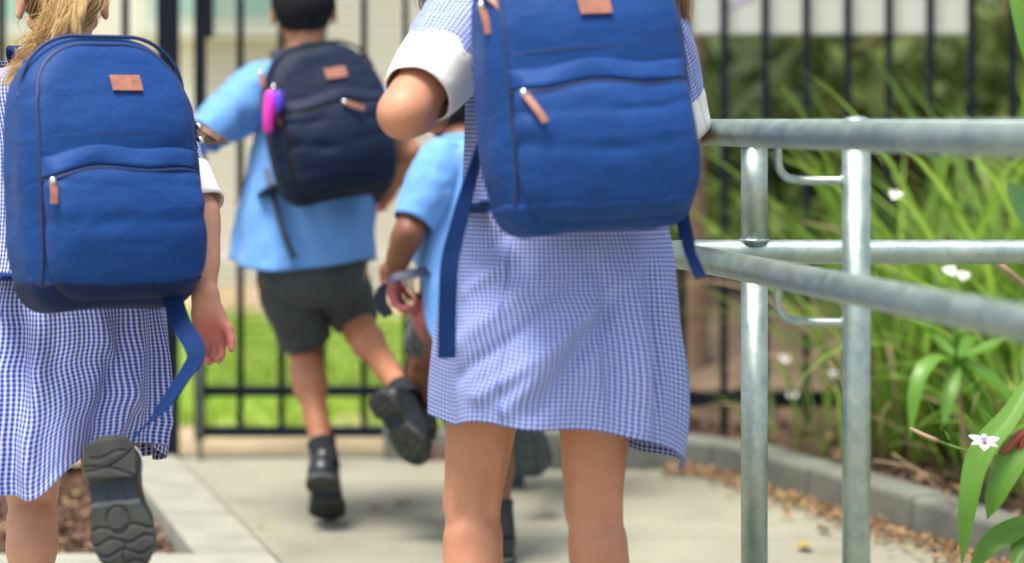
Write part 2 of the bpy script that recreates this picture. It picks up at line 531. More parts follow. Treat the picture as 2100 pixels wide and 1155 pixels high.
M['packblue'] = canvas('pack_canvas_blue', (.0055, .048, .205, 1), wr=.5)
M['packbase'] = canvas('pack_base_blue', (.004, .016, .070, 1), wr=.28)
M['packnavy'] = canvas('pack_canvas_navy', (.004, .013, .040, 1))
M['piping'] = mat('pack_piping', (.010, .030, .115, 1), .55, .15, 30)
M['pipingnavy'] = mat('pack_piping_navy', (.006, .010, .022, 1), .55, .15, 30)
M['web'] = mat('webbing_blue', (.005, .026, .115, 1), .75, .15, 20, .5, 700, bdist=.0008, spec=.15)
M['webnavy'] = mat('webbing_navy', (.012, .024, .055, 1), .6, .15, 20, .4, 700, bdist=.0008)
M['leather'] = mat('leather', (.33, .135, .085, 1), .5, .22, 60, .4, 350, bdist=.0008)
M['leatherdark'] = mat('leather_dark', (.16, .085, .065, 1), .5, .22, 60, .4, 350, bdist=.0008)
M['chrome'] = mat('nickel', (.75, .74, .70, 1), .18, .05, metal=1.0)
M['dress1'] = gingham('gingham_blue', .70, .30, (.64, .69, .84, 1), (.006, .04, .38, 1), sh=.30)
M['dress2'] = gingham('gingham_pale', .5, .5, (.58, .65, .90, 1), (.016, .066, .43, 1), per=.0068, sh=.18)
M['seam'] = mat('seam_thread', (.06, .11, .42, 1), .8, .1)
M['white'] = mat('white_cotton', (.84, .83, .82, 1), .8, .04, 20, .3, 60, sheen=.1, bdist=.003)
M['shirt'] = mat('blue_shirt', (.125, .325, .73, 1), .8, .07, 14, .5, 40, sheen=.15, bdist=.004)
M['shorts'] = mat('grey_shorts', (.040, .055, .066, 1), .8, .15, 16, .5, 45, sheen=.1, bdist=.004)
M['sock'] = mat('black_sock', (.010, .012, .018, 1), .9, .2, 60, .5, 500)
M['shoe'] = mat('black_leather', (.012, .018, .025, 1), .34, .2, 20, .2, 90, spec=.5)
M['sole'] = mat('rubber_sole', (.050, .056, .050, 1), .75, .30, 40, .4, 240, col2=(.026, .032, .034, 1))
M['arch'] = mat('rubber_arch', (.010, .020, .036, 1), .6, .2, 30)
M['solegrey'] = mat('rubber_grey', (.075, .10, .108, 1), .7, .2, 40, .3, 240)
M['green'] = mat('green_tab', (.03, .36, .18, 1), .6, .1)
M['hair_blonde'] = tinted('hair_blonde', [(0, (.07, .03, .012, 1)), (.4, (.32, .16, .055, 1)), (.72, (.60, .38, .14, 1)), (1, (.80, .62, .32, 1))])
M['hair_brown'] = tinted('hair_brown', [(0, (.04, .018, .010, 1)), (.6, (.16, .075, .035, 1)), (1, (.34, .18, .08, 1))])
M['hair_black'] = tinted('hair_black', [(0, (.006, .008, .012, 1)), (1, (.018, .022, .03, 1))])
M['steel'] = None
M['eye'] = mat('eye_white', (.8, .78, .75, 1), .2, .03)
M['iris'] = mat('iris', (.05, .03, .02, 1), .2, .1)
M['leaf'] = leafmat('strap_leaf', (.12, .26, .03, 1), (.34, .54, .08, 1), trans=.5)
M['leafnear'] = leafmat('broad_leaf', (.075, .20, .02, 1), (.19, .42, .06, 1), .38, .4)
M['leafpale'] = leafmat('pale_leaf', (.17, .36, .14, 1), (.22, .44, .17, 1), .4)
M['dryleaf'] = tinted('dry_leaf', [(0, (.12, .07, .04, 1)), (.4, (.30, .19, .10, 1)), (.8, (.45, .31, .17, 1)), (.93, (.42, .19, .12, 1)), (1, (.40, .40, .10, 1))], .8, .2, .2)
M['chip'] = tinted('bark_chip', [(0, (.045, .025, .018, 1)), (.6, (.16, .09, .06, 1)), (.92, (.28, .18, .12, 1)), (1, (.45, .38, .14, 1))], .9, .2)
M['petal'] = mat('white_petal', (.86, .86, .84, 1), .5, .03, sss=.1)
M['lilac'] = mat('lilac_petal', (.40, .34, .80, 1), .5, .05)
M['yolk'] = mat('yellow_stamen', (.70, .40, .04, 1), .6, .1)
M['redstem'] = mat('red_stem', (.32, .06, .035, 1), .4, .2, 40)
M['twig'] = mat('dry_twig', (.34, .24, .15, 1), .7, .2, 40)
M['trunk'] = mat('trunk_bark', (.22, .14, .095, 1), .9, .3, 12, .8, 60, bdist=.01)
M['shrub'] = tinted('shrub_leaf', [(0, (.15, .20, .09, 1)), (.5, (.28, .37, .13, 1)), (.85, (.42, .54, .15, 1)), (1, (.36, .28, .18, 1))], .5, .4, .5)
M['pink'] = mat('pink_toy', (.85, .04, .50, 1), .3, .1, 30)
M['purple'] = mat('purple_toy', (.10, .05, .62, 1), .3, .1, 30)
M['grassblade'] = tinted('lawn_blade', [(0, (.25, .40, .04, 1)), (.7, (.38, .56, .08, 1)), (1, (.55, .54, .20, 1))], .6, .3, .35)

def steel():
    m, n, l, b = nodes('galvanised_steel')
    tc = n.new('ShaderNodeTexCoord')
    vo = n.new('ShaderNodeTexVoronoi'); vo.inputs['Scale'].default_value = 70; l.new(tc.outputs['Object'], vo.inputs['Vector'])
    nz = n.new('ShaderNodeTexNoise'); nz.inputs['Scale'].default_value = 26; nz.inputs['Detail'].default_value = 6; nz.inputs['Roughness'].default_value = .65
    l.new(tc.outputs['Object'], nz.inputs['Vector'])
    mm = n.new('ShaderNodeMath'); mm.operation = 'MULTIPLY_ADD'; mm.inputs[1].default_value = .18; l.new(vo.outputs['Color'], mm.inputs[0]); l.new(nz.outputs[0], mm.inputs[2])
    cr = n.new('ShaderNodeValToRGB'); e = cr.color_ramp.elements
    e[0].position = .36; e[0].color = (.26, .35, .33, 1); e[1].position = .95; e[1].color = (.52, .60, .54, 1)
    l.new(mm.outputs[0], cr.inputs[0]); l.new(cr.outputs[0], b.inputs['Base Color'])
    b.inputs['Metallic'].default_value = .8
    rr = n.new('ShaderNodeMapRange'); rr.inputs[3].default_value = .34; rr.inputs[4].default_value = .56; l.new(nz.outputs[0], rr.inputs[0]); l.new(rr.outputs[0], b.inputs['Roughness'])
    bp = n.new('ShaderNodeBump'); bp.inputs['Strength'].default_value = .25; bp.inputs['Distance'].default_value = .001
    l.new(mm.outputs[0], bp.inputs['Height']); l.new(bp.outputs[0], b.inputs['Normal'])
    return m
M['steel'] = steel()

# ------------------------------------------------------------------ the setting
def sheet(name, poly, z, m, thick=0.0):
    V = [(x, y, z) for x, y in poly]
    o = mesh_np(name, V, [tuple(range(len(poly)))], m, smooth=False)
    return tag(o, kind='structure')

def grid_sheet(name, x0, x1, y0, y1, nx, ny, zf, m):
    X, Y = np.meshgrid(np.linspace(x0, x1, nx), np.linspace(y0, y1, ny))
    Z = zf(X, Y)
    V = np.stack([X, Y, Z], -1).reshape(-1, 3)
    i, j = np.meshgrid(np.arange(ny - 1), np.arange(nx - 1), indexing='ij'); a = (i * nx + j).ravel()
    o = mesh_np(name, V, np.stack([a, a + 1, a + nx + 1, a + nx], 1), m)
    return tag(o, kind='structure')

def smoothstep(a, b, x):
    t = np.clip((x - a) / (b - a), 0, 1); return t * t * (3 - 2 * t)

FY = 6.20                                   # the fence line
PD = nrm((-.281, 1, 0))                     # the way the path runs
KERB = spline([(-.35, 6.16), (.15, 6.12), (.40, 6.03), (.56, 5.86), (.70, 5.52), (.835, 5.20), (.956, 4.88), (1.11, 4.46), (1.32, 3.9), (1.75, 2.8), (2.3, 1.4), (2.9, -.2)], 90)

sheet('ground', [(-60, -40), (60, -40), (60, 80), (-60, 80)], -.10, M['dirt'])
# left bed: between the near edging and the fence; its corner is seen at the foot of the picture
E0 = np.array((-.668, 4.80)); E1 = np.array((-1.065, 6.16))       # inner edge of the edging strip
ed = (E1 - E0) / np.linalg.norm(E1 - E0); ep = np.array((ed[1], -ed[0]))
O0 = E0 + ep * .155; O1 = E1 + ep * .155
# concrete path, with a joint along the edging and two across
path_poly = [(O0[0], -3), (2.9, -3)] + [(x, y) for x, y in KERB[::-1]] + [(-.35, FY + .06), (O1[0], FY + .06), (O1[0] + .012, O1[1]), (O0[0] + .012, O0[1])]
def prism(name, poly, z0, z1, m, kind='structure', parent=None, bevel=0.0):
    n = len(poly)
    V = [(x, y, z0) for x, y in poly] + [(x, y, z1) for x, y in poly]
    f = [tuple(range(n, 2 * n)), tuple(range(n - 1, -1, -1))] + [(i, (i + 1) % n, n + (i + 1) % n, n + i) for i in range(n)]
    o = mesh_np(name, V, f, m, parent, smooth=False)
    recalc(o)
    if bevel:
        b = o.modifiers.new('bevel', 'BEVEL'); b.width = bevel; b.segments = 2; b.limit_method = 'ANGLE'; b.angle_limit = R(40)
    if kind and parent is None: tag(o, kind=kind)
    return o
def lerp2(a, b, t): return (a[0] + (b[0] - a[0]) * t, a[1] + (b[1] - a[1]) * t)
# path slabs: joints run across the path
right = [tuple(k) for k in KERB]
def kerb_x(y):
    ys = KERB[:, 1][::-1]; xs = KERB[:, 0][::-1]
    return float(np.interp(y, ys, xs))
def left_x(y):
    return float(O0[0] + .012 + (O1[0] - O0[0]) * (y - O0[1]) / (O1[1] - O0[1])) if y > 4.72 else -3.0
cuts = [-.2, 1.3, 2.6, 3.75, 5.02, 6.0]
path = bpy.data.objects.new('path', None); COL.objects.link(path); tag(path, kind='structure')
for i in range(len(cuts) - 1):
    y0, y1 = cuts[i] + .004, cuts[i + 1] - .004
    ys = np.linspace(y0, y1, 12)
    L = [(left_x(y), y) for y in ys]
    if y0 < 4.72 < y1:
        L = [(-3.0, y0), (-3.0, 4.635), (left_x(4.7201) + (4.72 - 4.635) * .285, 4.635)] + [(left_x(y), y) for y in np.linspace(4.74, y1, 6)]
    Rr = [(kerb_x(y) - .003, y) for y in ys]
    prism('slab', Rr + L[::-1], -.06, 0.0, M['concrete'], parent=path, bevel=.004)
ys = np.linspace(6.004, 6.10, 4)
prism('slab', [(min(kerb_x(y), .1) - .003, y) for y in ys] + [(.0, 6.26), (-1.05, 6.26)] + [(left_x(y), y) for y in ys[::-1]], -.06, 0.0, M['concrete'], parent=path, bevel=.004)
sheet('path_bed', [(-4, -1), (3.2, -1), (3.2, 6.3), (-4, 6.3)], -.055, M['mulch'])
# edging strip of the left bed and the near edging across
edging = bpy.data.objects.new('edging', None); COL.objects.link(edging); tag(edging, kind='structure')
n_e = 3
for i in range(n_e):
    a, b = i / n_e, (i + 1) / n_e - .004
    A = lerp2(E0, E1, a); B = lerp2(E0, E1, b); A2 = lerp2(O0, O1, a); B2 = lerp2(O0, O1, b)
    prism('edging_block', [A, A2, B2, B], -.10, .012, M['edging'], parent=edging, bevel=.008)
prism('edging_block', [(-3.0, 4.64), (left_x(4.7201) + (4.72 - 4.64) * .285 - .012, 4.64), (O0[0], O0[1] - .006), (E0[0], E0[1] - .006), (-3.0, 4.794)], -.10, .012, M['edging'], parent=edging, bevel=.008)
bed = grid_sheet('garden_bed', -3.0, -.62, 4.7, 6.4, 90, 70, lambda X, Y: -.045 + .018 * fbm(np.stack([X * 9, Y * 9, X * 0], -1)) - .25 * (X > E0[0] + (Y - E0[1]) * (E1[0] - E0[0]) / (E1[1] - E0[1]) + .03) - .2 * (Y < 4.77), M['mulch'])

# right kerb: short cast lengths that follow the curve
kerb = bpy.data.objects.new('kerb', None); COL.objects.link(kerb); tag(kerb, kind='structure')
tg = np.gradient(KERB, axis=0); tg /= np.linalg.norm(tg, axis=1)[:, None]
nn = np.stack([-tg[:, 1], tg[:, 0]], 1)                    # towards the bed
for i0 in range(0, 89, 11):
    i1 = min(i0 + 11, 89)
    seg = KERB[i0:i1 + 1].copy()
    seg[-1] -= tg[i1] * .006
    nb = nn[i0:i1 + 1]
    prism('kerb_block', [tuple(p) for p in seg] + [tuple(p) for p in (seg + nb * .105)[::-1]], -.08, .085 + .003 * math.sin(i0), M['kerb'], parent=kerb, bevel=.012)

# the bed on the right, a bank that rises behind the fence
def bank_z(X, Y):
    d = smoothstep(0, .5, Y - FY)
    z = .055 + .02 * fbm(np.stack([X * 5, Y * 5, 0 * X], -1)) + .45 * smoothstep(FY + .2, FY + 2.6, Y) * smoothstep(-.1, .8, X - .02 * Y)
    inside = np.interp(Y, KERB[:, 1][::-1], KERB[:, 0][::-1]) + .05
    out = (X < inside) & (Y < 6.14)
    return np.where(out, -.3, z)
grid_sheet('garden_ground', -.3, 5.5, 2.0, 6.45, 170, 150, bank_z, M['mulch'])
def bank2(X, Y):
    z = .05 + .025 * fbm(np.stack([X * 4, Y * 4, 0 * X], -1)) + .48 * smoothstep(FY + .2, FY + 2.8, Y) + .5 * smoothstep(9, 14, Y)
    return z - .6 * smoothstep(.45, .05, X - .15 * (Y - FY))
grid_sheet('terrain', -.3, 12, 6.44, 16, 150, 120, bank2, M['bank'])

# beyond the gate: worn strip, lawn
def lawn_z(X, Y): return -.015 + .02 * fbm(np.stack([X * .8, Y * .8, 0 * X], -1)) + .02 * smoothstep(7, 12, Y)
grid_sheet('worn_strip', -8, .35, 6.2, 7.2, 60, 20, lambda X, Y: -.012 + .01 * fbm(np.stack([X * 3, Y * 3, 0 * X], -1)), M['dirt'])
grid_sheet('lawn', -16, 3.2, 6.75, 16, 120, 80, lambda X, Y: lawn_z(X, Y) + .012 - .1 * smoothstep(6.95, 6.75, Y) - .05 * smoothstep(10.2, 11.4, Y) , M['lawn'])
grid_sheet('dry_ground', -16, 3.2, 10.4, 17, 80, 40, lambda X, Y: lawn_z(X, Y) + .004 , M['dirt'])

def blades(name, pts, h, w, m, label, cat, lean=.5, tint=None):
    """one mass of short grass blades, three triangles wide at the base"""
    n = len(pts); a = RNG.uniform(0, 2 * np.pi, n); hh = h * RNG.uniform(.5, 1.2, n); ll = lean * RNG.uniform(0, 1, n) * hh
    d = np.stack([np.cos(a), np.sin(a), 0 * a], 1); s = np.stack([-np.sin(a), np.cos(a), 0 * a], 1) * (w * RNG.uniform(.6, 1.3, n))[:, None]
    up = np.array((0, 0, 1.0))
    V = np.stack([pts - s, pts + s, pts + d * (ll * .35)[:, None] + up * (hh * .6)[:, None] + s * .7, pts + d * (ll * .35)[:, None] + up * (hh * .6)[:, None] - s * .7,
                  pts + d * ll[:, None] + up * hh[:, None]], 1).reshape(-1, 3)
    b = np.arange(n) * 5
    tri = np.concatenate([np.stack([b, b + 1, b + 2], 1), np.stack([b, b + 2, b + 3], 1), np.stack([b + 3, b + 2, b + 4], 1)])
    tt = RNG.uniform(0, .9, n) if tint is None else tint
    o = mesh_np(name, V, tri, m, attr=np.repeat(tt, 5))
    return tag(o, label, cat, kind='stuff')
n = 26000
gx = RNG.uniform(-5, 1.0, n); gy = 6.9 + 4.4 * RNG.uniform(0, 1, n) ** 1.3
keep = fbm(np.stack([gx * 1.3, gy * .9, 0 * gx], -1)) > -.75 + smoothstep(9.6, 11.2, gy) * 1.2
gx, gy = gx[keep], gy[keep]
blades('grass', np.stack([gx, gy, lawn_z(gx, gy) + .008], 1), .055, .004, M['grassblade'], 'short bright green lawn grass seen through the gate', 'grass')

# ---- far building behind the lawn
bld = root('building', (-3, 12.6, 0), 'cream rendered school building far behind the gate and lawn', 'building')
box('wall', (-12, 12.6, -.1), (1.9, 13.2, 4.2), M['render'], bld)
box('plinth', (-12, 12.56, -.1), (1.9, 12.597, .14), M['trim'], bld)
box('roof', (-12.4, 12.1, 4.2), (2.3, 14, 4.35), M['trim'], bld)
for x0 in (-3.45, -2.05, -.35):
    w = box('window', (x0, 12.55, 1.42), (x0 + .95, 12.597, 2.7), M['trim'], bld, .01)
    box('pane', (x0 + .06, 12.54, 1.48), (x0 + .455, 12.548, 2.64), M['glass'], w)
    box('pane', (x0 + .495, 12.54, 1.48), (x0 + .89, 12.548, 2.64), M['glass'], w)
    box('sill', (x0 - .03, 12.50, 1.37), (x0 + .98, 12.596, 1.416), M['trim'], w)

# ---- steel fence: panels of square pickets, rails, posts
SP = .1124                                  # picket spacing
def X_at(px, Y): return (px - 1050) * Y / F
pk_v, pk_f = box_data((-.0095, -.0095, 0), (.0095, .0095, 1.95))
pk_me = bpy.data.meshes.new('picket'); pk_me.from_pydata(pk_v, [], pk_f); pk_me.materials.append(M['paint'])
def picket(x, z, parent, me=pk_me, name='picket'):
    o = bpy.data.objects.new(name, me); o.location = (x, FY, z)
    return link(o, parent)
# right-hand panel
fr = root('fence_panel', (X_at(1400, FY), FY, 0), 'dark navy steel picket fence in front of the shrubs and white sign', 'fence', 'steel fence panels')
xa, xb = X_at(1240, FY), X_at(3300, FY)
for z in (.13 + .012, 1.72):
    box('rail', (xa, FY - .018, z), (xb, FY - .0105, z + .04), M['paint'], fr)
    box('rail', (xa, FY + .0105, z), (xb, FY + .018, z + .04), M['paint'], fr)
x = X_at(1400, FY)
while x > xa + .05: x -= SP
while x < xb:
    picket(x, .035, fr); x += SP
for px in (1225, 2790):
    p = box('post', (X_at(px, FY) - .0325, FY - .0325, -.05), (X_at(px, FY) + .0325, FY + .0325, 2.1), M['paint'], fr, .004)
    box('post_cap', (X_at(px, FY) - .035, FY - .035, 2.1), (X_at(px, FY) + .035, FY + .035, 2.115), M['paint'], p)
# left-hand panel
fl = root('fence_panel', (X_at(170, FY), FY, 0), 'dark navy steel picket fence behind the fair-haired girl, beside the gate post', 'fence', 'steel fence panels')
xa, xb = X_at(-1500, FY), X_at(322, FY)
for z in (.15, 1.72):
    box('rail', (xa, FY - .018, z), (xb, FY - .0105, z + .04), M['paint'], fl)
    box('rail', (xa, FY + .0105, z), (xb, FY + .018, z + .04), M['paint'], fl)
x = X_at(257, FY)
while x > xa:
    picket(x, .04, fl); x -= SP
gp = X_at(345, FY)
box('post', (gp - .028, FY - .028, -.06), (gp + .028, FY + .028, 2.2), M['paint'], fl, .004)
# gate leaf with pickets and close welded mesh
g0, g1 = X_at(410, FY), X_at(1190, FY)
ga = root('gate', (g0, FY, 0), 'dark navy steel gate with fine wire mesh, shut across the path end', 'gate')
box('stile', (g0 - .014, FY - .02, .05), (g0 + .014, FY + .02, 2.05), M['paint'], ga, .003)
box('stile', (g1 - .014, FY - .02, .05), (g1 + .014, FY + .02, 2.05), M['paint'], ga, .003)
for zc in (EYE - (885 - 240) * FY / F, EYE - (802 - 240) * FY / F, 1.95):
    box('rail', (g0 + .0145, FY - .0145, zc - .014), (g1 - .0145, FY + .0145, zc + .014), M['paint'], ga, .002)
x = g0 + SP * .98
zb, zm = EYE - (885 - 240) * FY / F + .0145, EYE - (802 - 240) * FY / F
sv, sf = box_data((-.0085, -.0085, 0), (.0085, .0085, zm - zb - .0145)); sme = bpy.data.meshes.new('picket_short'); sme.from_pydata(sv, [], sf); sme.materials.append(M['paint'])
tv, tf = box_data((-.0085, -.0085, 0), (.0085, .0085, 1.95 - zm - .030)); tme = bpy.data.meshes.new('picket_tall'); tme.from_pydata(tv, [], tf); tme.materials.append(M['paint'])
while x < g1 - .05:
    picket(x, zb, ga, sme); picket(x, zm + .0145, ga, tme); x += SP
V = []; Fc = []
def wire(lo, hi):
    v, f = box_data(lo, hi); k = len(V); V.extend(v); Fc.extend([tuple(i + k for i in q) for q in f])
x = g0 + .02
while x < g1 - .02:
    wire((x - .0012, FY - .0135, zm + .015), (x + .0012, FY - .0111, 1.935)); x += .0127
z = zm + .03
while z < 1.93:
    wire((g0 + .015, FY - .0110, z - .0012), (g1 - .015, FY - .0088, z + .0012)); z += .0254
o = mesh_np('wire_mesh', V, Fc, M['paint'], ga, smooth=False); o['kind'] = 'stuff'
box('latch_box', (g0 + .0145, FY - .030, 1.145), (g0 + .040, FY - .0147, 1.42), M['paint'], ga, .003)
tube('drop_bolt', [(g0 + .004, FY - .03, -.0), (g0 + .004, FY - .03, .5)], .007, mat('bolt_zinc', (.16, .19, .19, 1), .5, .2), ga)

# ---- white sign behind the fence
s0, s1, sz = X_at(1424, FY + .03), X_at(1984, FY + .03), EYE + (240 - 68) * (FY + .03) / F
sg = root('sign', ((s0 + s1) / 2, FY + .03, sz), 'pale white sign panel fixed behind the steel pickets', 'sign')
box('panel', (s0, FY + .022, sz), (s1, FY + .027, sz + .62), M['sign'], sg, .001)
box('panel_frame', (s0 - .006, FY + .0275, sz - .006), (s1 + .006, FY + .036, sz + .626), M['trim'], sg)
c = spline([(s0 + .07, FY + .0205, sz + .085), (s0 + .10, FY + .0205, sz + .074), (s0 + .13, FY + .0205, sz + .088), (s0 + .165, FY + .0205, sz + .10)], 14)
ribbon('print', c, (0, 0, 1), .012, .001, M['sign_print'], sg, 14)

# ---- handrail: bent galvanised tubes on posts
hr = root('handrail', P(1547, 1346, 3.92) * (1, 1, 0), 'galvanised steel double handrail of bent tubes on two posts beside the path', 'handrail')
def rail_pts(z, far_y=3.92):
    zc = z
    a = np.array((1.9, far_y, zc)); b = np.array((.36, far_y, zc)); c = np.array((.275, 3.86, zc)); d = np.array((.30, 3.74, zc)); e = np.array((.577, 2.56, zc)); f = e + (e - d) * 1.4
    arc = spline([b, (.295, far_y - .008, zc), (.268, far_y - .055, zc), (.277, 3.80, zc), d], 24)
    return np.vstack([[a], (a * .66 + b * .34)[None], (a * .33 + b * .67)[None], arc, spline([d, e, f], 12)[1:]])
ZT, ZL = .905, .6975
tube('top_rail', rail_pts(ZT), .0212, M['steel'], hr, 28)
tube('lower_rail', rail_pts(ZL), .0212, M['steel'], hr, 28)
pa = P(1547, 270, 3.92)
for z0, z1 in ((0, ZL - .012), (ZL + .012, ZT - .012)):
    tube('post', [(pa[0], 3.92, z0), (pa[0], 3.92, z1)], .0232, M['steel'], hr, 28)
tube('base_plate', [(pa[0], 3.92, .001), (pa[0], 3.92, .010)], .055, M['steel'], hr, 24)
pb = P(1756, 270, 3.32)
def post_cap(x, y, z, r):
    return [(x, y, z), (x, y, z + .004), (x, y, z + .008), (x, y, z + .010)], [r, r * .96, r * .6, r * .05]
tube('post', [(pb[0], 3.32, 0), (pb[0], 3.32, .922)], .0206, M['steel'], hr, 28)
cpt, cr_ = post_cap(pb[0], 3.32, .9222, .0212); tube('post_cap', cpt, cr_, M['steel'], hr, 24)
tube('base_plate', [(pb[0], 3.32, .001), (pb[0], 3.32, .010)], .055, M['steel'], hr, 24)
d0 = np.array((.30, 3.74)); d1 = np.array((.577, 2.56))
for zr in (ZT, ZL):
    y = 3.35; x = d0[0] + (d1[0] - d0[0]) * (y - d0[1]) / (d1[1] - d0[1])
    c = spline([(pb[0] - .012, 3.32, zr - .068), (x + .03, 3.343, zr - .068), (x + .008, 3.349, zr - .060), (x, y, zr - .042), (x, y, zr - .014)], 26)
    tube('bracket', c, .0062, M['steel'], hr, 12)
def weld(c, r, axis, rr=.0035):
    th = np.linspace(0, 2 * np.pi, 33); a, b = [(np.array((1., 0, 0)), np.array((0, 1., 0))), (np.array((0, 1., 0)), np.array((0, 0, 1.)))][axis]
    pts = np.array([np.array(c) + (math.cos(t) * a + math.sin(t) * b) * r for t in th]); pts = pts + .0008 * noise3(pts * 160)[:, None]
    tube('weld_bead', pts, rr * (1 + .25 * np.sin(th * 23)), M['steel'], hr, 8)
for zc in (ZL - .020, ZL + .020, ZT - .020): weld((pa[0], 3.92, zc), .0232, 0)
weld((pa[0], 3.92, .011), .0240, 0, .005); weld((pb[0], 3.32, .011), .0212, 0, .005)
for zr in (ZT, ZL): weld((pb[0] - .0205, 3.322, zr - .068), .0066, 1, .0022)
# far end post, outside the picture on the right
tube('post', [(1.6, 3.92, 0), (1.6, 3.92, ZL - .012)], .0232, M['steel'], hr, 20)

# ---- planting
def blade_mesh(name, L, W, bend, fold=.25, n=14, taper=1.0, twist=0.0, m=None, base=.35):
    """a strap leaf that rises along +Z and arches towards +X"""
    t = np.linspace(0, 1, n)
    ang = bend * t ** 1.5
    dx = np.sin(ang); dz = np.cos(ang)
    x = np.concatenate([[0], np.cumsum((dx[1:] + dx[:-1]) / 2)]) * L / (n - 1); z = np.concatenate([[0], np.cumsum((dz[1:] + dz[:-1]) / 2)]) * L / (n - 1)
    w = W / 2 * np.clip((base + (1 - base) * np.minimum(1, t * 3.2)) * (1 - np.maximum(0, (t - .45) / .55) ** (1.6 * taper)), .02, 1)
    nxv = np.stack([np.cos(ang), 0 * ang, -np.sin(ang)], 1)
    C = np.stack([x, 0 * x, z], 1); V = []; UV = []
    for k, v in enumerate((-1, -.5, 0, .5, 1)):
        tw = twist * t
        side = np.stack([np.sin(tw) * np.cos(ang), np.cos(tw), -np.sin(tw) * np.sin(ang)], 1)
        V.append(C + side * (w * v)[:, None] + nxv * (-(1 - abs(v)) * w * fold)[:, None]); UV.append(np.stack([0 * t + (v + 1) / 2, t], 1))
    V = np.stack(V, 1).reshape(-1, 3); UV = np.stack(UV, 1).reshape(-1, 2)
    i, j = np.meshgrid(np.arange(n - 1), np.arange(4), indexing='ij'); a = (i * 5 + j).ravel()
    Q = np.stack([a, a + 1, a + 6, a + 5], 1)
    me = bpy.data.meshes.new(name)
    me.from_pydata(V.tolist(), [], Q.tolist())
    l = me.uv_layers.new(name='UVMap'); l.data.foreach_set('uv', UV[Q.ravel()].astype(np.float32).ravel())
    me.polygons.foreach_set('use_smooth', np.ones(len(me.polygons), bool))
    me.materials.append(m or M['leaf'])
    return me
BLADES = [blade_mesh('strap', L, W, b, twist=tw) for L, W, b, tw in ((.72, .014, .7, .4), (.66, .015, 1.3, -.5), (.8, .015, 1.0, .2), (.55, .013, 1.9, .6), (.7, .016, 1.5, -.3), (.45, .012, .4, .3))]
DRY = [blade_mesh('dry_strap', L, W, b, twist=tw, m=M['twig']) for L, W, b, tw in ((.6, .009, 1.6, .8), (.5, .008, 2.2, -.6))]

def flower(loc, s, label, yaw=0, tilt=.3):
    """white six-petalled flower with lilac centre on a thin stem"""
    f = root('flower', loc, label, 'flower', 'white garden flowers')
    t = np.linspace(0, 1, 7)
    for k in range(6):
        big = k % 2 == 0
        L = s * (1.0 if big else .85); w = s * (.30 if big else .2)
        a = k * math.pi / 3 + yaw
        C = np.stack([L * t, 0 * t, .35 * L * t - .25 * L * t ** 2], 1); ww = w * np.sin(np.pi * np.clip(t * .86 + .1, 0, 1)) 
        V = np.concatenate([C + np.array((0, -1, 0)) * ww[:, None], C + np.array((0, 0, -.08 * s)), C + np.array((0, 1, 0)) * ww[:, None]])
        m = Matrix.Rotation(tilt, 3, 'X') @ Matrix.Rotation(a, 3, 'Z')
        V = V @ np.array(m).T + np.array(loc)
        n_ = 7; q = [(i, i + 1, n_ + i + 1, n_ + i) for i in range(n_ - 1)] + [(n_ + i, n_ + i + 1, 2 * n_ + i + 1, 2 * n_ + i) for i in range(n_ - 1)]
        mesh_np('petal', V, q, M['petal'], f)
    up = np.array(Matrix.Rotation(tilt, 3, 'X') @ Vector((0, 0, 1)))
    for k in range(3):
        a = k * 2.1 + .5
        d = np.array(Matrix.Rotation(tilt, 3, 'X') @ Vector((math.cos(a), math.sin(a), 0)))
        tube('crest', [np.array(loc) + up * s * .05, np.array(loc) + up * s * .28 + d * s * .10, np.array(loc) + up * s * .38 + d * s * .22], [s * .07, s * .09, s * .03], M['lilac'], f, 6)
    tube('stamen', [np.array(loc), np.array(loc) + up * s * .18], [s * .12, s * .08], M['yolk'], f, 6)
    return f

def clump(x, y, n, label, spread=.10, hscale=1.0, lean=.55, group='strap-leaved garden clumps', z=.07):
    p = root('strap_leaf_plant', (x, y, z), label, 'plant', group)
    for k in range(n):
        dry = random.random() < .09
        o = bpy.data.objects.new('dry_leaf' if dry else 'leaf', random.choice(DRY) if dry else BLADES[random.randrange(len(BLADES))])
        a = random.uniform(0, 2 * math.pi); rr = spread * math.sqrt(random.random())
        o.location = (x + rr * math.cos(a), y + rr * math.sin(a), z - .01)
        o.rotation_euler = (0, random.uniform(-.1, lean), a + random.uniform(-.8, .8))
        s = hscale * random.uniform(.65, 1.1); o.scale = (s, s, s)
        link(o, p)
    return p
CL = [
    (.98, 5.75, 66, 'tall strap-leaved green clump against the fence, nearest the grey posts', 1.3),
    (1.18, 5.62, 78, 'tall strap-leaved green clump by the fence, second along from the posts', 1.45),
    (1.36, 5.72, 74, 'tall strap-leaved green clump by the fence near the picture edge', 1.5),
    (1.58, 5.55, 66, 'tall strap-leaved green clump by the fence, mostly cut off by the picture edge', 1.5),
    (1.20, 5.20, 60, 'arching strap-leaved clump behind the kerb, under the lower rail', 1.0),
    (1.28, 5.95, 74, 'tall strap-leaved green clump close against the pickets', 1.55),
    (1.05, 6.0, 60, 'tall strap-leaved clump close against the pickets by the second post', 1.35),
    (1.42, 5.05, 60, 'arching strap-leaved clump behind the kerb at the picture edge', 1.15),
    (.80, 5.72, 22, 'thin sparse strap-leaved clump just behind the two steel posts', .62),
    (1.08, 5.35, 22, 'low thin strap-leaved clump behind the kerb beside the second post', .55),
]
for x, y, n, lb, hs in CL:
    clump(x, y, n, lb, hscale=hs)
clump(.66, 6.05, 9, 'few thin grass blades at the fence foot left of the posts', .06, .42)

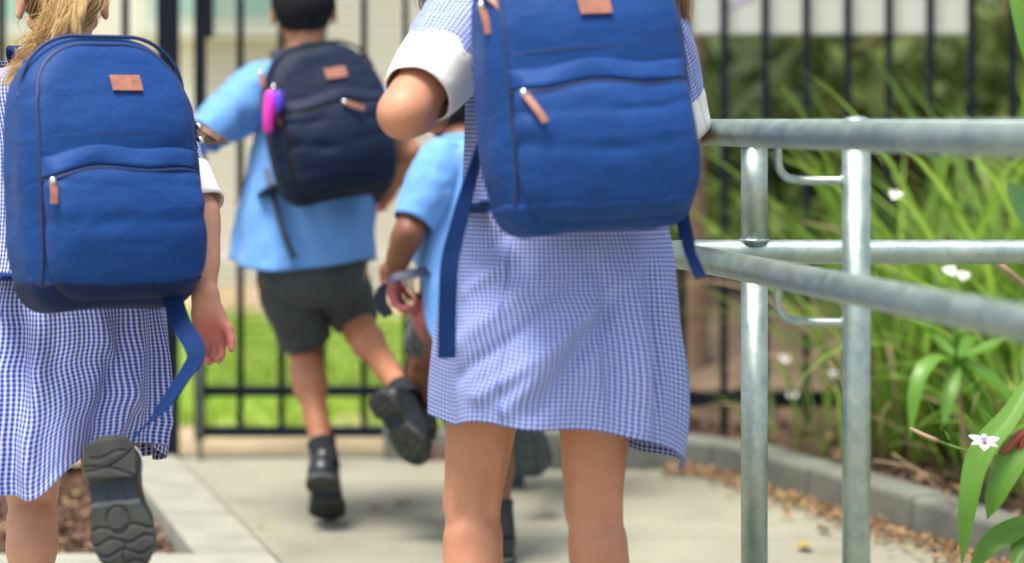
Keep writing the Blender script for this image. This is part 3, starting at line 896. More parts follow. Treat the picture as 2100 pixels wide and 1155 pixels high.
def bent_leaf(name, pts, width, m, parent, up=(0, -.3, 1), fold=.22, n=22, base=.5):
    """a broad leaf along pts; up: the side its face looks to"""
    c = spline(pts, n); t = np.linspace(0, 1, n)
    tg_ = np.gradient(c, axis=0); tg_ /= np.linalg.norm(tg_, axis=1)[:, None]
    up = np.asarray(up, float)
    s = np.cross(tg_, up); s /= np.linalg.norm(s, axis=1)[:, None]; nn_ = np.cross(s, tg_)
    w = width / 2 * np.clip((base + (1 - base) * smoothstep(0, .35, t)) * (1 - np.maximum(0, (t - .5) / .5) ** 2.0), .015, 1)
    w = w * (1 + .05 * np.sin(t * 17))
    V = []; UV = []
    for v in (-1, -.6, -.25, 0, .25, .6, 1):
        V.append(c + s * (w * v)[:, None] + nn_ * ((abs(v) ** 1.2) * w * fold)[:, None]); UV.append(np.stack([0 * t + (v + 1) / 2, t * len(pts) / 3], 1))
    V = np.stack(V, 1).reshape(-1, 3); UV = np.stack(UV, 1).reshape(-1, 2)
    i, j = np.meshgrid(np.arange(n - 1), np.arange(6), indexing='ij'); a = (i * 7 + j).ravel()
    return mesh_np(name, V, np.stack([a, a + 1, a + 8, a + 7], 1), m, parent, uv=UV)

# rosette plant standing behind the kerb
Y1 = 4.95
c0 = P(1962, 738, Y1)
rp = root('rosette_plant', (c0[0] + .05, Y1 + .05, .07), 'upright plant with a rosette of drooping lance leaves behind the kerb', 'plant', 'broad-leaved garden plants')
tube('stem', spline([(c0[0] + .05, Y1 + .05, .06), (c0[0] + .02, Y1 + .03, .25), c0 + (0, .01, -.01)], 12), np.linspace(.007, .005, 12), M['twig'], rp, 8)
for pts, w in [
    ([(1962, 738, 0), (1915, 738, -.06), (1880, 790, -.10), (1866, 900, -.12)], .034),
    ([(1960, 738, 0), (1958, 690, -.02), (1990, 672, -.04), (2032, 664, -.06)], .032),
    ([(1964, 740, 0), (1950, 800, -.06), (1934, 876, -.09)], .033),
    ([(1966, 738, 0), (2010, 760, -.04), (2060, 805, -.07), (2100, 850, -.10)], .040),
    ([(1964, 736, 0), (2030, 712, .02), (2068, 690, .01), (2090, 672, -.01)], .040),
    ([(1962, 735, 0), (1925, 700, .04), (1890, 668, .05), (1858, 650, .05)], .030),
    ([(1966, 742, 0), (2000, 800, -.03), (2025, 860, -.05), (2035, 890, -.05)], .032),
    ([(1964, 736, 0), (1985, 700, .06), (2010, 690, .10)], .03)]:
    bent_leaf('leaf', [P(a, b, Y1 + d) for a, b, d in pts], w * random.uniform(.95, 1.1), M['leafnear'], rp)
# near broad-leaved plant at the picture edge
Y2 = 4.18
np_ = root('broad_leaf_plant', (1.33, 4.32, .07), 'broad-leaved plant with reddish stem leaning in at the lower picture corner', 'plant', 'broad-leaved garden plants')
st = [(1.33, 4.32, .05), (1.22, 4.26, .14), P(2190, 1080, Y2 + .02), P(2150, 1000, Y2), P(2125, 900, Y2), P(2110, 780, Y2 + .02)]
tube('stem', spline(st, 16), np.linspace(.008, .005, 16), M['redstem'], np_, 8)
for pts, w in [
    ([(2120, 770, 0), (2075, 850, -.03), (2010, 935, -.05), (1985, 1040, -.07), (1972, 1165, -.06)], .046),
    ([(2125, 880, 0), (2085, 930, -.04), (2050, 1000, -.06), (2024, 1066, -.06)], .052),
    ([(2140, 1060, 0), (2085, 1085, -.03), (2030, 1120, -.05), (1985, 1180, -.05)], .046),
    ([(2140, 1090, 0), (2105, 1120, -.05), (2075, 1170, -.08)], .05),
    ([(2115, 800, 0), (2120, 740, .03), (2150, 690, .05)], .04),
    ([(2140, 960, 0), (2190, 930, .03), (2250, 960, .05)], .045)]:
    bent_leaf('leaf', [P(a, b, Y2 + d) for a, b, d in pts], w, M['leafnear'], np_, up=(-.3, -.75, .6))
tube('red_shoot', spline([P(2125, 890, Y2 - .01), P(2095, 890, Y2 - .03), P(2066, 922, Y2 - .04), P(2052, 930, Y2 - .04)], 14), [.008] * 4 + [.0075] * 4 + list(np.linspace(.007, .003, 6)), M['redstem'], np_, 10)
tube('red_shoot', spline([P(2112, 880, Y2 - .02), P(2096, 905, Y2 - .03), P(2092, 935, Y2 - .03)], 10), np.linspace(.009, .006, 10), M['redstem'], np_, 10)
# the sharp flower on its stalk
fs = root('flower_stalk', (1.28, 4.4, .07), 'green and straw-coloured flower stalk reaching over the kerb', 'plant')
tube('stem', spline([(1.28, 4.4, .06), P(2180, 1010, 4.28), P(2060, 940, 4.2), P(1985, 925, 4.18), P(1925, 905, 4.2), P(1868, 880, 4.22)], 22), np.linspace(.0035, .0022, 22), M['leaf'], fs, 7)
tube('dry_tip', spline([P(1925, 905, 4.198), P(1895, 893, 4.205), P(1866, 878, 4.218)], 8), [.0032, .0042, .0045, .0042, .004, .0035, .003, .0014], M['twig'], fs, 7)
for a, b in (((1935, 900), (1900, 820)), ((2010, 890), (1962, 838)), ((2050, 880), (2010, 838)), ((1945, 902), (1925, 872))):
    bent_leaf('leaf', [P(*a, 4.2), P((a[0] + b[0]) / 2 + 4, (a[1] + b[1]) / 2, 4.19), P(*b, 4.18)], .009, M['leafnear'], fs)
flower(P(2018, 908, 4.06), .031, 'sharp white flower with lilac centre at the lower edge of the bed', .35, .42)
for px, py, Y, lb in ((1836, 400, 5.2, 'white flower above the lower rail, right of the second post'), (1948, 556, 5.1, 'white flower just under the far lower rail among strap leaves'), (1975, 566, 5.15, 'second white flower under the far lower rail, beside the first'),
                      (1610, 735, 6.0, 'blurred white flower between the two posts near the fence'), (1712, 768, 5.7, 'blurred white flower half behind the second post'), (1625, 812, 6.05, 'pale lilac-white flower low between the two posts')):
    p = P(px, py, Y)
    fo = flower(tuple(p), .018, lb, random.random(), .7)
    tube('stem', spline([p - (0, 0, .005), (p[0] + .02, p[1] + .02, p[2] * .6 + .04), (p[0] + .05, p[1] + .03, .06)], 10), .0022, M['leaf'], fo, 6)
# tall plant out of the picture whose leaves hang in at the right edge
tp = root('tall_leaf_plant', (P(2190, 300, 4.5)[0], 4.5, .05), 'tall plant with a pale broad leaf and a bright arching blade at the right edge', 'plant')
tube('stem', spline([(P(2200, 0, 4.5)[0], 4.5, .04), (P(2190, 0, 4.5)[0], 4.5, .7), P(2170, -60, 4.5)], 12), .007, M['twig'], tp, 8)
bent_leaf('leaf', [P(2170, -70, 4.5), P(2090, -60, 4.48), P(2086, 0, 4.46), P(2100, 90, 4.45), P(2130, 190, 4.45)], .026, M['leafnear'], tp, up=(-.4, -.8, .3))
bent_leaf('leaf', [P(2185, 560, 4.6), P(2130, 470, 4.58), P(2088, 405, 4.56), P(2066, 372, 4.55)], .05, M['leafpale'], tp, up=(-.2, -.9, .4), base=.9)
tube('dry_stalk', spline([P(2120, 600, 4.4), P(2070, 560, 4.38), P(2036, 530, 4.38)], 8), [.006, .006, .006, .0065, .007, .007, .006, .003], M['twig'], tp, 8)

# dry stalks over the kerb
for k, (a, b, Y) in enumerate((((1700, 740), (1765, 860), 5.0), ((1830, 930), (1960, 1040), 4.95), ((1790, 945), (1930, 985), 5.0))):
    pa_, pb_ = P(*a, Y), P(*b, Y - .05)
    tw = tag(tube('dry_stalk', spline([pa_, (pa_ + pb_) / 2 + (0, 0, .01), pb_], 8), .0018, M['twig'], None, 6), ['thin dry stalk leaning past the second post', 'long dry stalk lying over the kerb top', 'short dry stalk beside the kerb top'][k], 'stalk', 'dry stalks')

# ---- leaf litter and bark
def litter(name, pts, size, m, label, cat, flat=.35):
    n = len(pts); a = RNG.uniform(0, 6.28, n); L = size * RNG.uniform(.5, 1.5, n); w = L * RNG.uniform(.3, .6, n)
    d = np.stack([np.cos(a), np.sin(a), RNG.normal(0, flat, n)], 1); s = np.stack([-np.sin(a), np.cos(a), RNG.normal(0, flat, n)], 1)
    up = np.array((0, 0, 1.0)) * (L * RNG.uniform(.05, .3, n))[:, None]
    V = np.stack([pts - d * L[:, None] / 2, pts - s * w[:, None] / 2 + up, pts + d * L[:, None] / 2, pts + s * w[:, None] / 2 + up, pts + up * .2], 1).reshape(-1, 3)
    b = np.arange(n) * 5
    tri = np.concatenate([np.stack([b, b + 1, b + 4], 1), np.stack([b + 1, b + 2, b + 4], 1), np.stack([b + 2, b + 3, b + 4], 1), np.stack([b + 3, b, b + 4], 1)])
    o = mesh_np(name, V, tri, m, attr=np.repeat(RNG.uniform(0, 1, n), 5), smooth=False)
    return tag(o, label, cat, kind='stuff')
n = 1500
ki = RNG.uniform(18, 70, n); kp = np.stack([np.interp(ki, np.arange(90), KERB[:, 0]), np.interp(ki, np.arange(90), KERB[:, 1])], 1)
off = -np.abs(RNG.normal(0, .055, n)) - .008
kn = np.stack([np.interp(ki, np.arange(90), nn[:, 0]), np.interp(ki, np.arange(90), nn[:, 1])], 1)
kp = kp + kn * off[:, None]
litter('fallen_leaves', np.column_stack([kp, np.full(n, .006) + RNG.uniform(0, .012, n)]), .022, M['dryleaf'], 'dry brown leaf litter drifted along the foot of the kerb', 'leaf litter')
n = 5200
mx_ = RNG.uniform(-2.2, -.66, n); my_ = RNG.uniform(4.8, 6.15, n)
ok = mx_ < E0[0] + (my_ - E0[1]) * (E1[0] - E0[0]) / (E1[1] - E0[1]) - .015
mx_, my_ = mx_[ok], my_[ok]
litter('bark_mulch', np.stack([mx_, my_, np.full(len(mx_), -.032) + RNG.uniform(0, .012, len(mx_))], 1), .026, M['chip'], 'brown bark mulch filling the bed on the left', 'mulch')
n = 5000
mx_ = RNG.uniform(.2, 2.2, n); my_ = RNG.uniform(4.0, 6.8, n)
ok = mx_ > np.interp(my_, KERB[:, 1][::-1], KERB[:, 0][::-1]) + .12
mx_, my_ = mx_[ok], my_[ok]
litter('bed_mulch', np.stack([mx_, my_, .07 + RNG.uniform(0, .012, len(mx_)) + .45 * smoothstep(FY + .2, FY + 2.6, my_)], 1), .03, M['chip'], 'dark bark and leaf litter under the plants on the right', 'mulch')
# a few single leaves
def lone_leaf(px, py, L, tint, label):
    Y = EYE * F / (py - 240); p = P(px, py, Y); p[2] = .004
    a = random.uniform(0, 3)
    t = np.linspace(-1, 1, 7); w = L * .28 * (1 - t ** 2) + .0005
    d = np.array((math.cos(a), math.sin(a), 0)); s = np.array((-d[1], d[0], 0))
    z = .004 + .006 * t ** 2
    V = np.concatenate([p + np.outer(t, d) * L / 2 + s * w[:, None] * k + np.outer(z + abs(k) * .004, (0, 0, 1)) for k in (-1, 0, 1)])
    q = [(i, i + 1, 7 + i + 1, 7 + i) for i in range(6)] + [(7 + i, 8 + i, 15 + i, 14 + i) for i in range(6)]
    o = mesh_np('fallen_leaf', V, q, M['dryleaf'], attr=np.full(21, tint))
    tag(o, label, 'leaf', 'single fallen leaves')
lone_leaf(770, 1052, .03, .2, 'small brown leaf on the concrete between the boy and the tall girl')
lone_leaf(827, 1040, .035, .1, 'dark brown leaf on the concrete left of the tall girl')
lone_leaf(1650, 1130, .06, .97, 'yellow-green leaf on the concrete between the two posts')
lone_leaf(1690, 1095, .05, .05, 'dark leaf on the concrete beside the second post')
wp = root('weed', (P(520, 1088, EYE * F / 848)[0], EYE * F / 848, .0), 'small green weed growing in the path joint', 'weed')
for k in range(16):
    o = bpy.data.objects.new('leaf', BLADES[5]); o.location = (wp.location.x + random.uniform(-.05, .05), wp.location.y + random.uniform(-.008, .008), 0)
    o.rotation_euler = (0, random.uniform(.5, 1.2), random.uniform(0, 6.28)); s = random.uniform(.05, .1); o.scale = (s * 1.6, s * 1.6, s); link(o, wp)

# ---- shrubs, trunks behind the fence
def shrub(x, y, z, rx, ry, rz, n, label, tshift=0.0, leaf=.05, group='shrubs behind the fence'):
    p = root('shrub', (x, y, z), label, 'shrub', group)
    c = np.array((x, y, z + rz * .9))
    # branches
    ends = []
    for k in range(9):
        a = random.uniform(0, 6.28); e = c + np.array((rx * .7 * math.cos(a), ry * .7 * math.sin(a), rz * random.uniform(-.2, .7)))
        b = np.array((x, y, z)); tube('stem', spline([b, b * .5 + e * .5 + (0, 0, .08), e], 8), np.linspace(.018, .005, 8), M['trunk'], p, 6)
        ends.append(e)
    # leaf clumps through the volume
    cl = []
    while len(cl) < 46:
        q = RNG.uniform(-1, 1, 3); r = np.linalg.norm(q)
        if .35 < r < 1.0: cl.append(c + q * (rx, ry, rz) * (.85 + .25 * RNG.uniform()))
    cl = np.array(cl); ct = np.clip(RNG.normal(.42 + tshift, .25, len(cl)), 0, .95)
    ci = RNG.integers(0, len(cl), n)
    pts = cl[ci] + RNG.normal(0, .3, (n, 3)) * np.array((rx, ry, rz)) * .42
    L = leaf * RNG.uniform(.6, 1.4, n); d = RNG.normal(size=(n, 3)); d /= np.linalg.norm(d, axis=1)[:, None]
    s = np.cross(d, RNG.normal(size=(n, 3))); s /= np.linalg.norm(s, axis=1)[:, None]
    V = np.stack([pts - d * L[:, None], pts + s * L[:, None] * .36, pts + d * L[:, None], pts - s * L[:, None] * .36], 1).reshape(-1, 3)
    b = np.arange(n) * 4
    o = mesh_np('foliage', V, np.stack([b, b + 1, b + 2, b + 3], 1), M['shrub'], p, attr=np.repeat(np.clip(ct[ci] + RNG.normal(0, .1, n), 0, 1), 4), smooth=False)
    o['kind'] = 'stuff'
    return p
SH = [(.85, 8.2, .30, .55, .5, .62, -.10, 'dark green shrub behind the fence, just beside the running girl'),
      (1.45, 7.9, .30, .55, .5, .60, .08, 'mid green shrub behind the fence under the white sign'),
      (2.05, 8.1, .35, .60, .5, .70, .02, 'green shrub behind the fence under the right end of the sign'),
      (2.65, 7.8, .35, .60, .5, .85, .20, 'bright green shrub behind the fence at the right picture edge'),
      (1.15, 9.6, .5, .8, .6, 1.0, -.18, 'tall dark shrub further back behind the girl\'s backpack'),
      (2.3, 9.7, .5, 1.0, .6, 1.1, -.05, 'tall dense shrub further back behind the sign'),
      (3.5, 9.3, .5, .9, .6, 1.3, .12, 'tall light green shrub far back at the right picture edge'),
      (.55, 9.0, .2, .4, .4, .75, -.2, 'narrow dark shrub beside the brown trunk')]
for x, y, z, rx, ry, rz, ts, lb in SH:
    shrub(x, y, z, rx, ry, rz, 2600, lb, ts + .12, .068)
tt_ = root('tree', (X_at(1425, 7.2), 7.2, .05), 'slim reddish-brown tree trunk behind the fence beside the girl', 'tree')
tube('trunk', spline([(X_at(1432, 7.2), 7.2, .0), (X_at(1426, 7.2), 7.2, .7), (X_at(1418, 7.2), 7.22, 1.5), (X_at(1430, 7.2), 7.25, 2.6)], 20), np.linspace(.036, .030, 20), M['trunk'], tt_, 12)
# its crown, above the picture
n = 3000
pts = np.array((X_at(1430, 7.2), 7.5, 3.3)) + RNG.normal(0, .38, (n, 3)) * (1.2, 1, .7)
L = .05 * RNG.uniform(.6, 1.4, n); d = RNG.normal(size=(n, 3)); d /= np.linalg.norm(d, axis=1)[:, None]; s = np.cross(d, RNG.normal(size=(n, 3))); s /= np.linalg.norm(s, axis=1)[:, None]
V = np.stack([pts - d * L[:, None], pts + s * L[:, None] * .4, pts + d * L[:, None], pts - s * L[:, None] * .4], 1).reshape(-1, 3); b = np.arange(n) * 4
o = mesh_np('crown', V, np.stack([b, b + 1, b + 2, b + 3], 1), M['shrub'], tt_, attr=np.repeat(RNG.uniform(.1, .8, n), 4), smooth=False); o['kind'] = 'stuff'
# ------------------------------------------------------------------ people
def basis(x, z):
    """orthonormal axes: x kept, z made square to it, y = z cross x"""
    x = nrm(x); z = np.asarray(z, float); z = nrm(z - x * (z @ x)); return x, np.cross(z, x), z

def hand_prims(wrist, along, palm, thumb_side, s=1.0, curl=.6, spread=.12):
    """palm and five fingers as capsules. along: wrist to fingertips; palm: the way the palm faces; thumb_side: +1/-1"""
    a, _, p = basis(along, palm); side = np.cross(a, p) * thumb_side
    out = []
    L = .062 * s
    k0 = wrist + a * .012 * s
    roots = []
    for i, (off, ln) in enumerate(((.021, .95), (.0075, 1.06), (-.0065, 1.0), (-.0195, .80))):
        rt = wrist + a * L * (1 - .05 * abs(i - 1)) + side * off * s
        out.append((k0 + side * off * .75 * s, rt, .0125 * s, .0088 * s, .012))
        roots.append((rt, ln, off))
    out.append((wrist - a * .02 * s, wrist + a * .012 * s, .021 * s, .019 * s, .014))
    for i, (rt, ln, off) in enumerate(roots):
        cu = curl * (1 + .12 * i)
        d = a; q = rt; sd = side * spread * (off / .02)
        for j, sl in enumerate((.026, .018, .014)):
            ang = cu * (.55 + .5 * j)
            d = nrm(a * math.cos(ang) + p * math.sin(ang) + sd * .5)
            e = q + d * sl * ln * s
            out.append((q, e, (.0078 - .0008 * j) * s, (.0072 - .0008 * j) * s, .003))
            q = e
    t0 = wrist + a * .016 * s + side * .018 * s
    t1 = t0 + nrm(side * .75 + a * .7 + p * .35) * .03 * s
    t2 = t1 + nrm(side * .35 + a * .9 + p * .45) * .022 * s
    t3 = t2 + nrm(side * .1 + a * .9 + p * .6) * .015 * s
    out += [(t0, t1, .0125 * s, .0095 * s, .010), (t1, t2, .0085 * s, .0078 * s, .004), (t2, t3, .0076 * s, .006 * s, .003)]
    return out

def body(J, par, skin, s=1.0, h=.0048, legr=1.0, armr=1.0, hands=None, fwd=(0, 1, 0), headup=(0, 0, 1)):
    """one continuous skin surface from a joint dictionary"""
    pts = np.array([v for v in J.values()])
    f = Field(pts.min(0) - .16, pts.max(0) + .16, h)
    # trunk
    for side in ('L', 'R'):
        f.cap(J['pelvis'], J['hip' + side], .080 * s, .072 * s, .03)
        f.cap(J['chest'], J['sh' + side], .064 * s, .030 * s, .02)
        m = (J['pelvis'] + J['hip' + side]) / 2
        f.cap(m, J['chest'] * .75 + J['sh' + side] * .25, .072 * s, .078 * s, .04)
        f.cap(J['neck'] + (0, 0, -.012), J['sh' + side], .028 * s, .026 * s, .02)
    f.cap(J['chest'], J['neck'], .07 * s, .044 * s, .03)
    # head
    u = nrm(headup); fw = nrm(np.asarray(fwd, float) - u * (np.asarray(fwd, float) @ u)); r = np.cross(fw, u)
    c = J['head']; ax = (r, fw, u); k = s * 1.0
    f.cap(J['neck'], c - u * .05 * k - fw * .012 * k, .043 * s, .040 * s, .025)
    f.ell(c + u * .015 * k - fw * .008 * k, np.array((.068, .086, .084)) * k, ax, .02)
    f.ell(c - u * .045 * k + fw * .018 * k, np.array((.052, .062, .052)) * k, ax, .025)
    f.ell(c - u * .088 * k + fw * .055 * k, np.array((.020, .016, .014)) * k, ax, .02)
    f.cap(c + fw * .076 * k + u * .004 * k, c + fw * .092 * k - u * .026 * k, .007 * k, .011 * k, .012)
    f.ell(c + fw * .072 * k - u * .052 * k, np.array((.020, .010, .007)) * k, ax, .006)
    for sg in (-1, 1):
        e = c + r * sg * .071 * k - fw * .006 * k - u * .006 * k
        f.ell(e + r * sg * .004 * k, np.array((.007, .017, .030)) * k, (nrm(r - fw * sg * .35), nrm(fw + r * sg * .35), u), .008)
        f.ell(e + r * sg * .006 * k - u * .026 * k, np.array((.006, .008, .010)) * k, ax, .008)
        f.ell(c + fw * .066 * k + r * sg * .044 * k - u * .03 * k, np.array((.022, .018, .02)) * k, ax, .02)
    # legs
    for side in ('L', 'R'):
        H, K, A = J['hip' + side], J['kn' + side], J['an' + side]
        f.cap(H, K, .078 * s * legr, .0445 * s * legr, .03)
        mid = H * .45 + K * .55
        f.cap(mid, K, .058 * s * legr, .0445 * s * legr, .02)
        f.cap(K, A, .042 * s * legr, .024 * s, .02)
        back = nrm(np.cross(nrm(A - K), J['bend' + side])) if ('bend' + side) in J else None
        shin = nrm(A - K); thigh = nrm(K - H)
        b = -np.asarray(fwd, float); b = nrm(b - shin * (b @ shin)) if abs(b @ shin) < .95 else nrm(np.array((0, 0, 1.0)) - shin * shin[2])
        c1 = K + (A - K) * .22 + b * .014 * s; c2 = K + (A - K) * .40 + b * .018 * s; c3 = K + (A - K) * .72 + b * .004 * s
        f.cap(c1, c2, .039 * s * legr, .041 * s * legr, .02); f.cap(c2, c3, .040 * s * legr, .029 * s * legr, .02)
        sd = np.cross(shin, b)
        f.cap(K + (A - K) * .22 + b * .016 * s + sd * .014 * s, K + (A - K) * .40 + b * .018 * s + sd * .012 * s, .028 * s, .028 * s, .02)
        f.cap(K + (A - K) * .20 + b * .016 * s - sd * .014 * s, K + (A - K) * .36 + b * .018 * s - sd * .012 * s, .027 * s, .027 * s, .02)
        # tendons either side of the knee hollow
        for q in (-1, 1):
            f.cap(mid + b * .024 * s + sd * q * .018 * s, K + (A - K) * .08 + b * .024 * s + sd * q * .028 * s, .019 * s, .0105 * s, .008)
        f.ell(K - b * .022 * s, np.array((.026, .026, .03)) * s, None, .02)
        T = J['toe' + side]
        f.cap(A, A * .35 + T * .65, .027 * s, .022 * s, .02); f.cap(A * .35 + T * .65, T * .93 + A * .07, .022 * s, .016 * s, .02)
    # arms
    for side in ('L', 'R'):
        S, E, W = J['sh' + side], J['el' + side], J['wr' + side]
        f.cap(S, E, .034 * s * armr, .030 * s * armr, .02); f.cap(S * .45 + E * .55, E, .033 * s * armr, .030 * s * armr, .02)
        f.ell(E - nrm(nrm(S - E) + nrm(W - E)) * .020 * s, np.array((.016, .016, .016)) * s, None, .016)
        f.cap(E, W, .029 * s * armr, .0195 * s * armr, .015); f.cap(E * .8 + W * .2, E * .5 + W * .5, .032 * s * armr, .027 * s * armr, .02)
    V, Q = f.mesh(3)
    k = len(V); VV = [V]; QQ = [Q]
    for side, (along, palm, ts, curl, spread) in (hands or {}).items():
        W, E = J['wr' + side], J['el' + side]
        pr = hand_prims(W, along, palm, ts, s, curl, spread)
        al = np.array([p for q in pr for p in q[:2]])
        g = Field(al.min(0) - .05, al.max(0) + .05, .0024)
        # the last of the forearm, so that the wrist runs through
        d = nrm(E - W)
        g.cap(W, W + d * .03, .0200 * s * armr, .0208 * s * armr, .01)
        for a, b, ra, rb, kk in pr: g.cap(a, b, ra, rb, kk)
        v, q = g.mesh(1); VV.append(v); QQ.append(q + k); k += len(v)
    V = np.concatenate(VV); Q = np.concatenate(QQ)
    tint = np.zeros(len(V))
    for side, hnd in (hands or {}).items():
        ctr = J['wr' + side] + nrm(hnd[0]) * .075 * s
        tint = np.maximum(tint, .85 * smoothstep(.088, .05, np.linalg.norm(V - ctr, axis=1)))
    o = mesh_np('body', V, Q, skin, par, attr=tint)
    return o, (c, r, fw, u, k)

def eyes(par, c, r, fw, u, s=1.0):
    for sg in (-1, 1):
        e = c + fw * .068 * s + r * sg * .030 * s + u * .004 * s
        th = np.linspace(0, np.pi, 9)
        pts = [e - fw * .012 * s * math.cos(t) for t in th]; rad = [max(.0004, .012 * s * math.sin(t)) for t in th]
        o = tube('eye', pts, rad, M['eye'], par, 12)
        tube('iris', [e + fw * .0105 * s, e + fw * .0125 * s], [.0055 * s, .004 * s], M['iris'], o, 10)

def strands(name, S, rad, m, par, tint):
    """S: (n, k, 3) polylines -> thin three-sided hairs"""
    n, k, _ = S.shape
    t = np.gradient(S, axis=1); t /= np.linalg.norm(t, axis=2)[..., None] + 1e-12
    ref = np.array((.37, .61, .70)); u = np.cross(t, ref); u /= np.linalg.norm(u, axis=2)[..., None] + 1e-12; v = np.cross(t, u)
    prof = rad[:, None] * (1 - .75 * np.linspace(0, 1, k) ** 3)[None]
    V = np.stack([S + prof[..., None] * (math.cos(a) * u + math.sin(a) * v) for a in (0, 2.094, 4.189)], 2).reshape(-1, 3)
    i, j, a = np.meshgrid(np.arange(n), np.arange(k - 1), np.arange(3), indexing='ij')
    b0 = (i * k + j) * 3 + a; b1 = (i * k + j) * 3 + (a + 1) % 3
    Q = np.stack([b0.ravel(), b1.ravel(), (b1 + 3).ravel(), (b0 + 3).ravel()], 1)
    o = mesh_np(name, V, Q, m, par, attr=np.repeat(tint, k * 3))
    o['kind'] = 'stuff'
    return o

def spl_many(ctrl, k):
    """ctrl (n, m, 3) -> (n, k, 3) Catmull-Rom"""
    q = np.concatenate([2 * ctrl[:, :1] - ctrl[:, 1:2], ctrl, 2 * ctrl[:, -1:] - ctrl[:, -2:-1]], 1)
    m = ctrl.shape[1]; t = np.linspace(0, m - 1 - 1e-9, k); i = t.astype(int); f = (t - i)[None, :, None]
    a, b, c, d = q[:, i], q[:, i + 1], q[:, i + 2], q[:, i + 3]
    return .5 * (2 * b + (-a + c) * f + (2 * a - 5 * b + 4 * c - d) * f ** 2 + (-a + 3 * b - 3 * c + d) * f ** 3)

def scalp(par, c, r, fw, u, m, tie=None, s=1.0, n=1500, seed=1, nape=-.055, hl=.002, tl=0.0, th=1.0):
    """a hair cap on the skull plus strands combed to a tie (or short, growing down)"""
    rng = np.random.default_rng(seed)
    ax = np.stack([r, fw, u])
    def skull(d, off):
        d = d / np.linalg.norm(d, axis=-1, keepdims=True)
        rad = np.array((.068, .086, .084)) * s + off
        return (c + u * .015 * s - fw * .008 * s) + (d * rad) @ ax
    # cap
    th_ = np.linspace(0, 2 * np.pi, 49)
    V = []; rows = 18
    def lowz(a):        # hairline: low on the nape, above the ears, up over the brow
        back = .5 - .5 * np.sin(a)
        return np.where(np.sin(a) < -.2, nape / .084 / s * 1.0 - .25 * smoothstep(-.2, -1, np.sin(a)), np.where(np.sin(a) < .25, -.05, .45))
    for i in range(rows):
        z = (1 - i / (rows - 1))
        lo = np.clip(lowz(th_), -.97, .9)
        ph = np.arcsin(np.clip(lo + (1 - lo) * z, -1, 1))
        d = np.stack([np.cos(th_) * np.cos(ph), np.sin(th_) * np.cos(ph), np.sin(ph)], -1)
        V.append(skull(d, .004 * s * th))
    V = np.array(V).reshape(-1, 3)
    i, j = np.meshgrid(np.arange(rows - 1), np.arange(48), indexing='ij'); a = (i * 49 + j).ravel()
    cap = mesh_np('hair', V, np.stack([a, a + 1, a + 50, a + 49], 1), m, par, attr=np.full(len(V), .05))
    a = rng.uniform(0, 2 * np.pi, n); lo = np.clip(lowz(a), -.97, .9)
    zz = lo + (1 - lo) * rng.uniform(0, 1, n) ** (1.5 if tie is not None else 1.0)
    ph = np.arcsin(zz); d0 = np.stack([np.cos(a) * np.cos(ph), np.sin(a) * np.cos(ph), np.sin(ph)], -1)
    if tie is not None:
        dt = nrm(ax @ (tie - c - u * .015 * s + fw * .008 * s))
        pts = []
        for t in np.linspace(0, 1, 7):
            d = d0 * (1 - t) + dt * t
            pts.append(skull(d, .004 * s + .006 * s * math.sin(math.pi * t) + rng.uniform(0, .003, n)[:, None]))
        ctrl = np.stack(pts, 1); ctrl[:, -1] = tie + rng.normal(0, .004, (n, 3))
        S = spl_many(ctrl, 16); tint = np.clip(rng.normal(.34 + tl, .2, n), 0, 1)
    else:
        L = hl * s
        dn = d0 + np.array((0, 0, -.25)) + rng.normal(0, .12, (n, 3))
        S = np.stack([skull(d0, .001), skull(d0 * .6 + dn * .4, L * .7 * rng.uniform(.6, 1.2, (n, 1))), skull(dn, L * rng.uniform(.7, 1.3, (n, 1)))], 1)
        S = spl_many(S, 6); tint = rng.uniform(0, 1, n)
    strands('hair_strands', S, rng.uniform(.0005, .0011, n), m, cap, tint)
    return cap

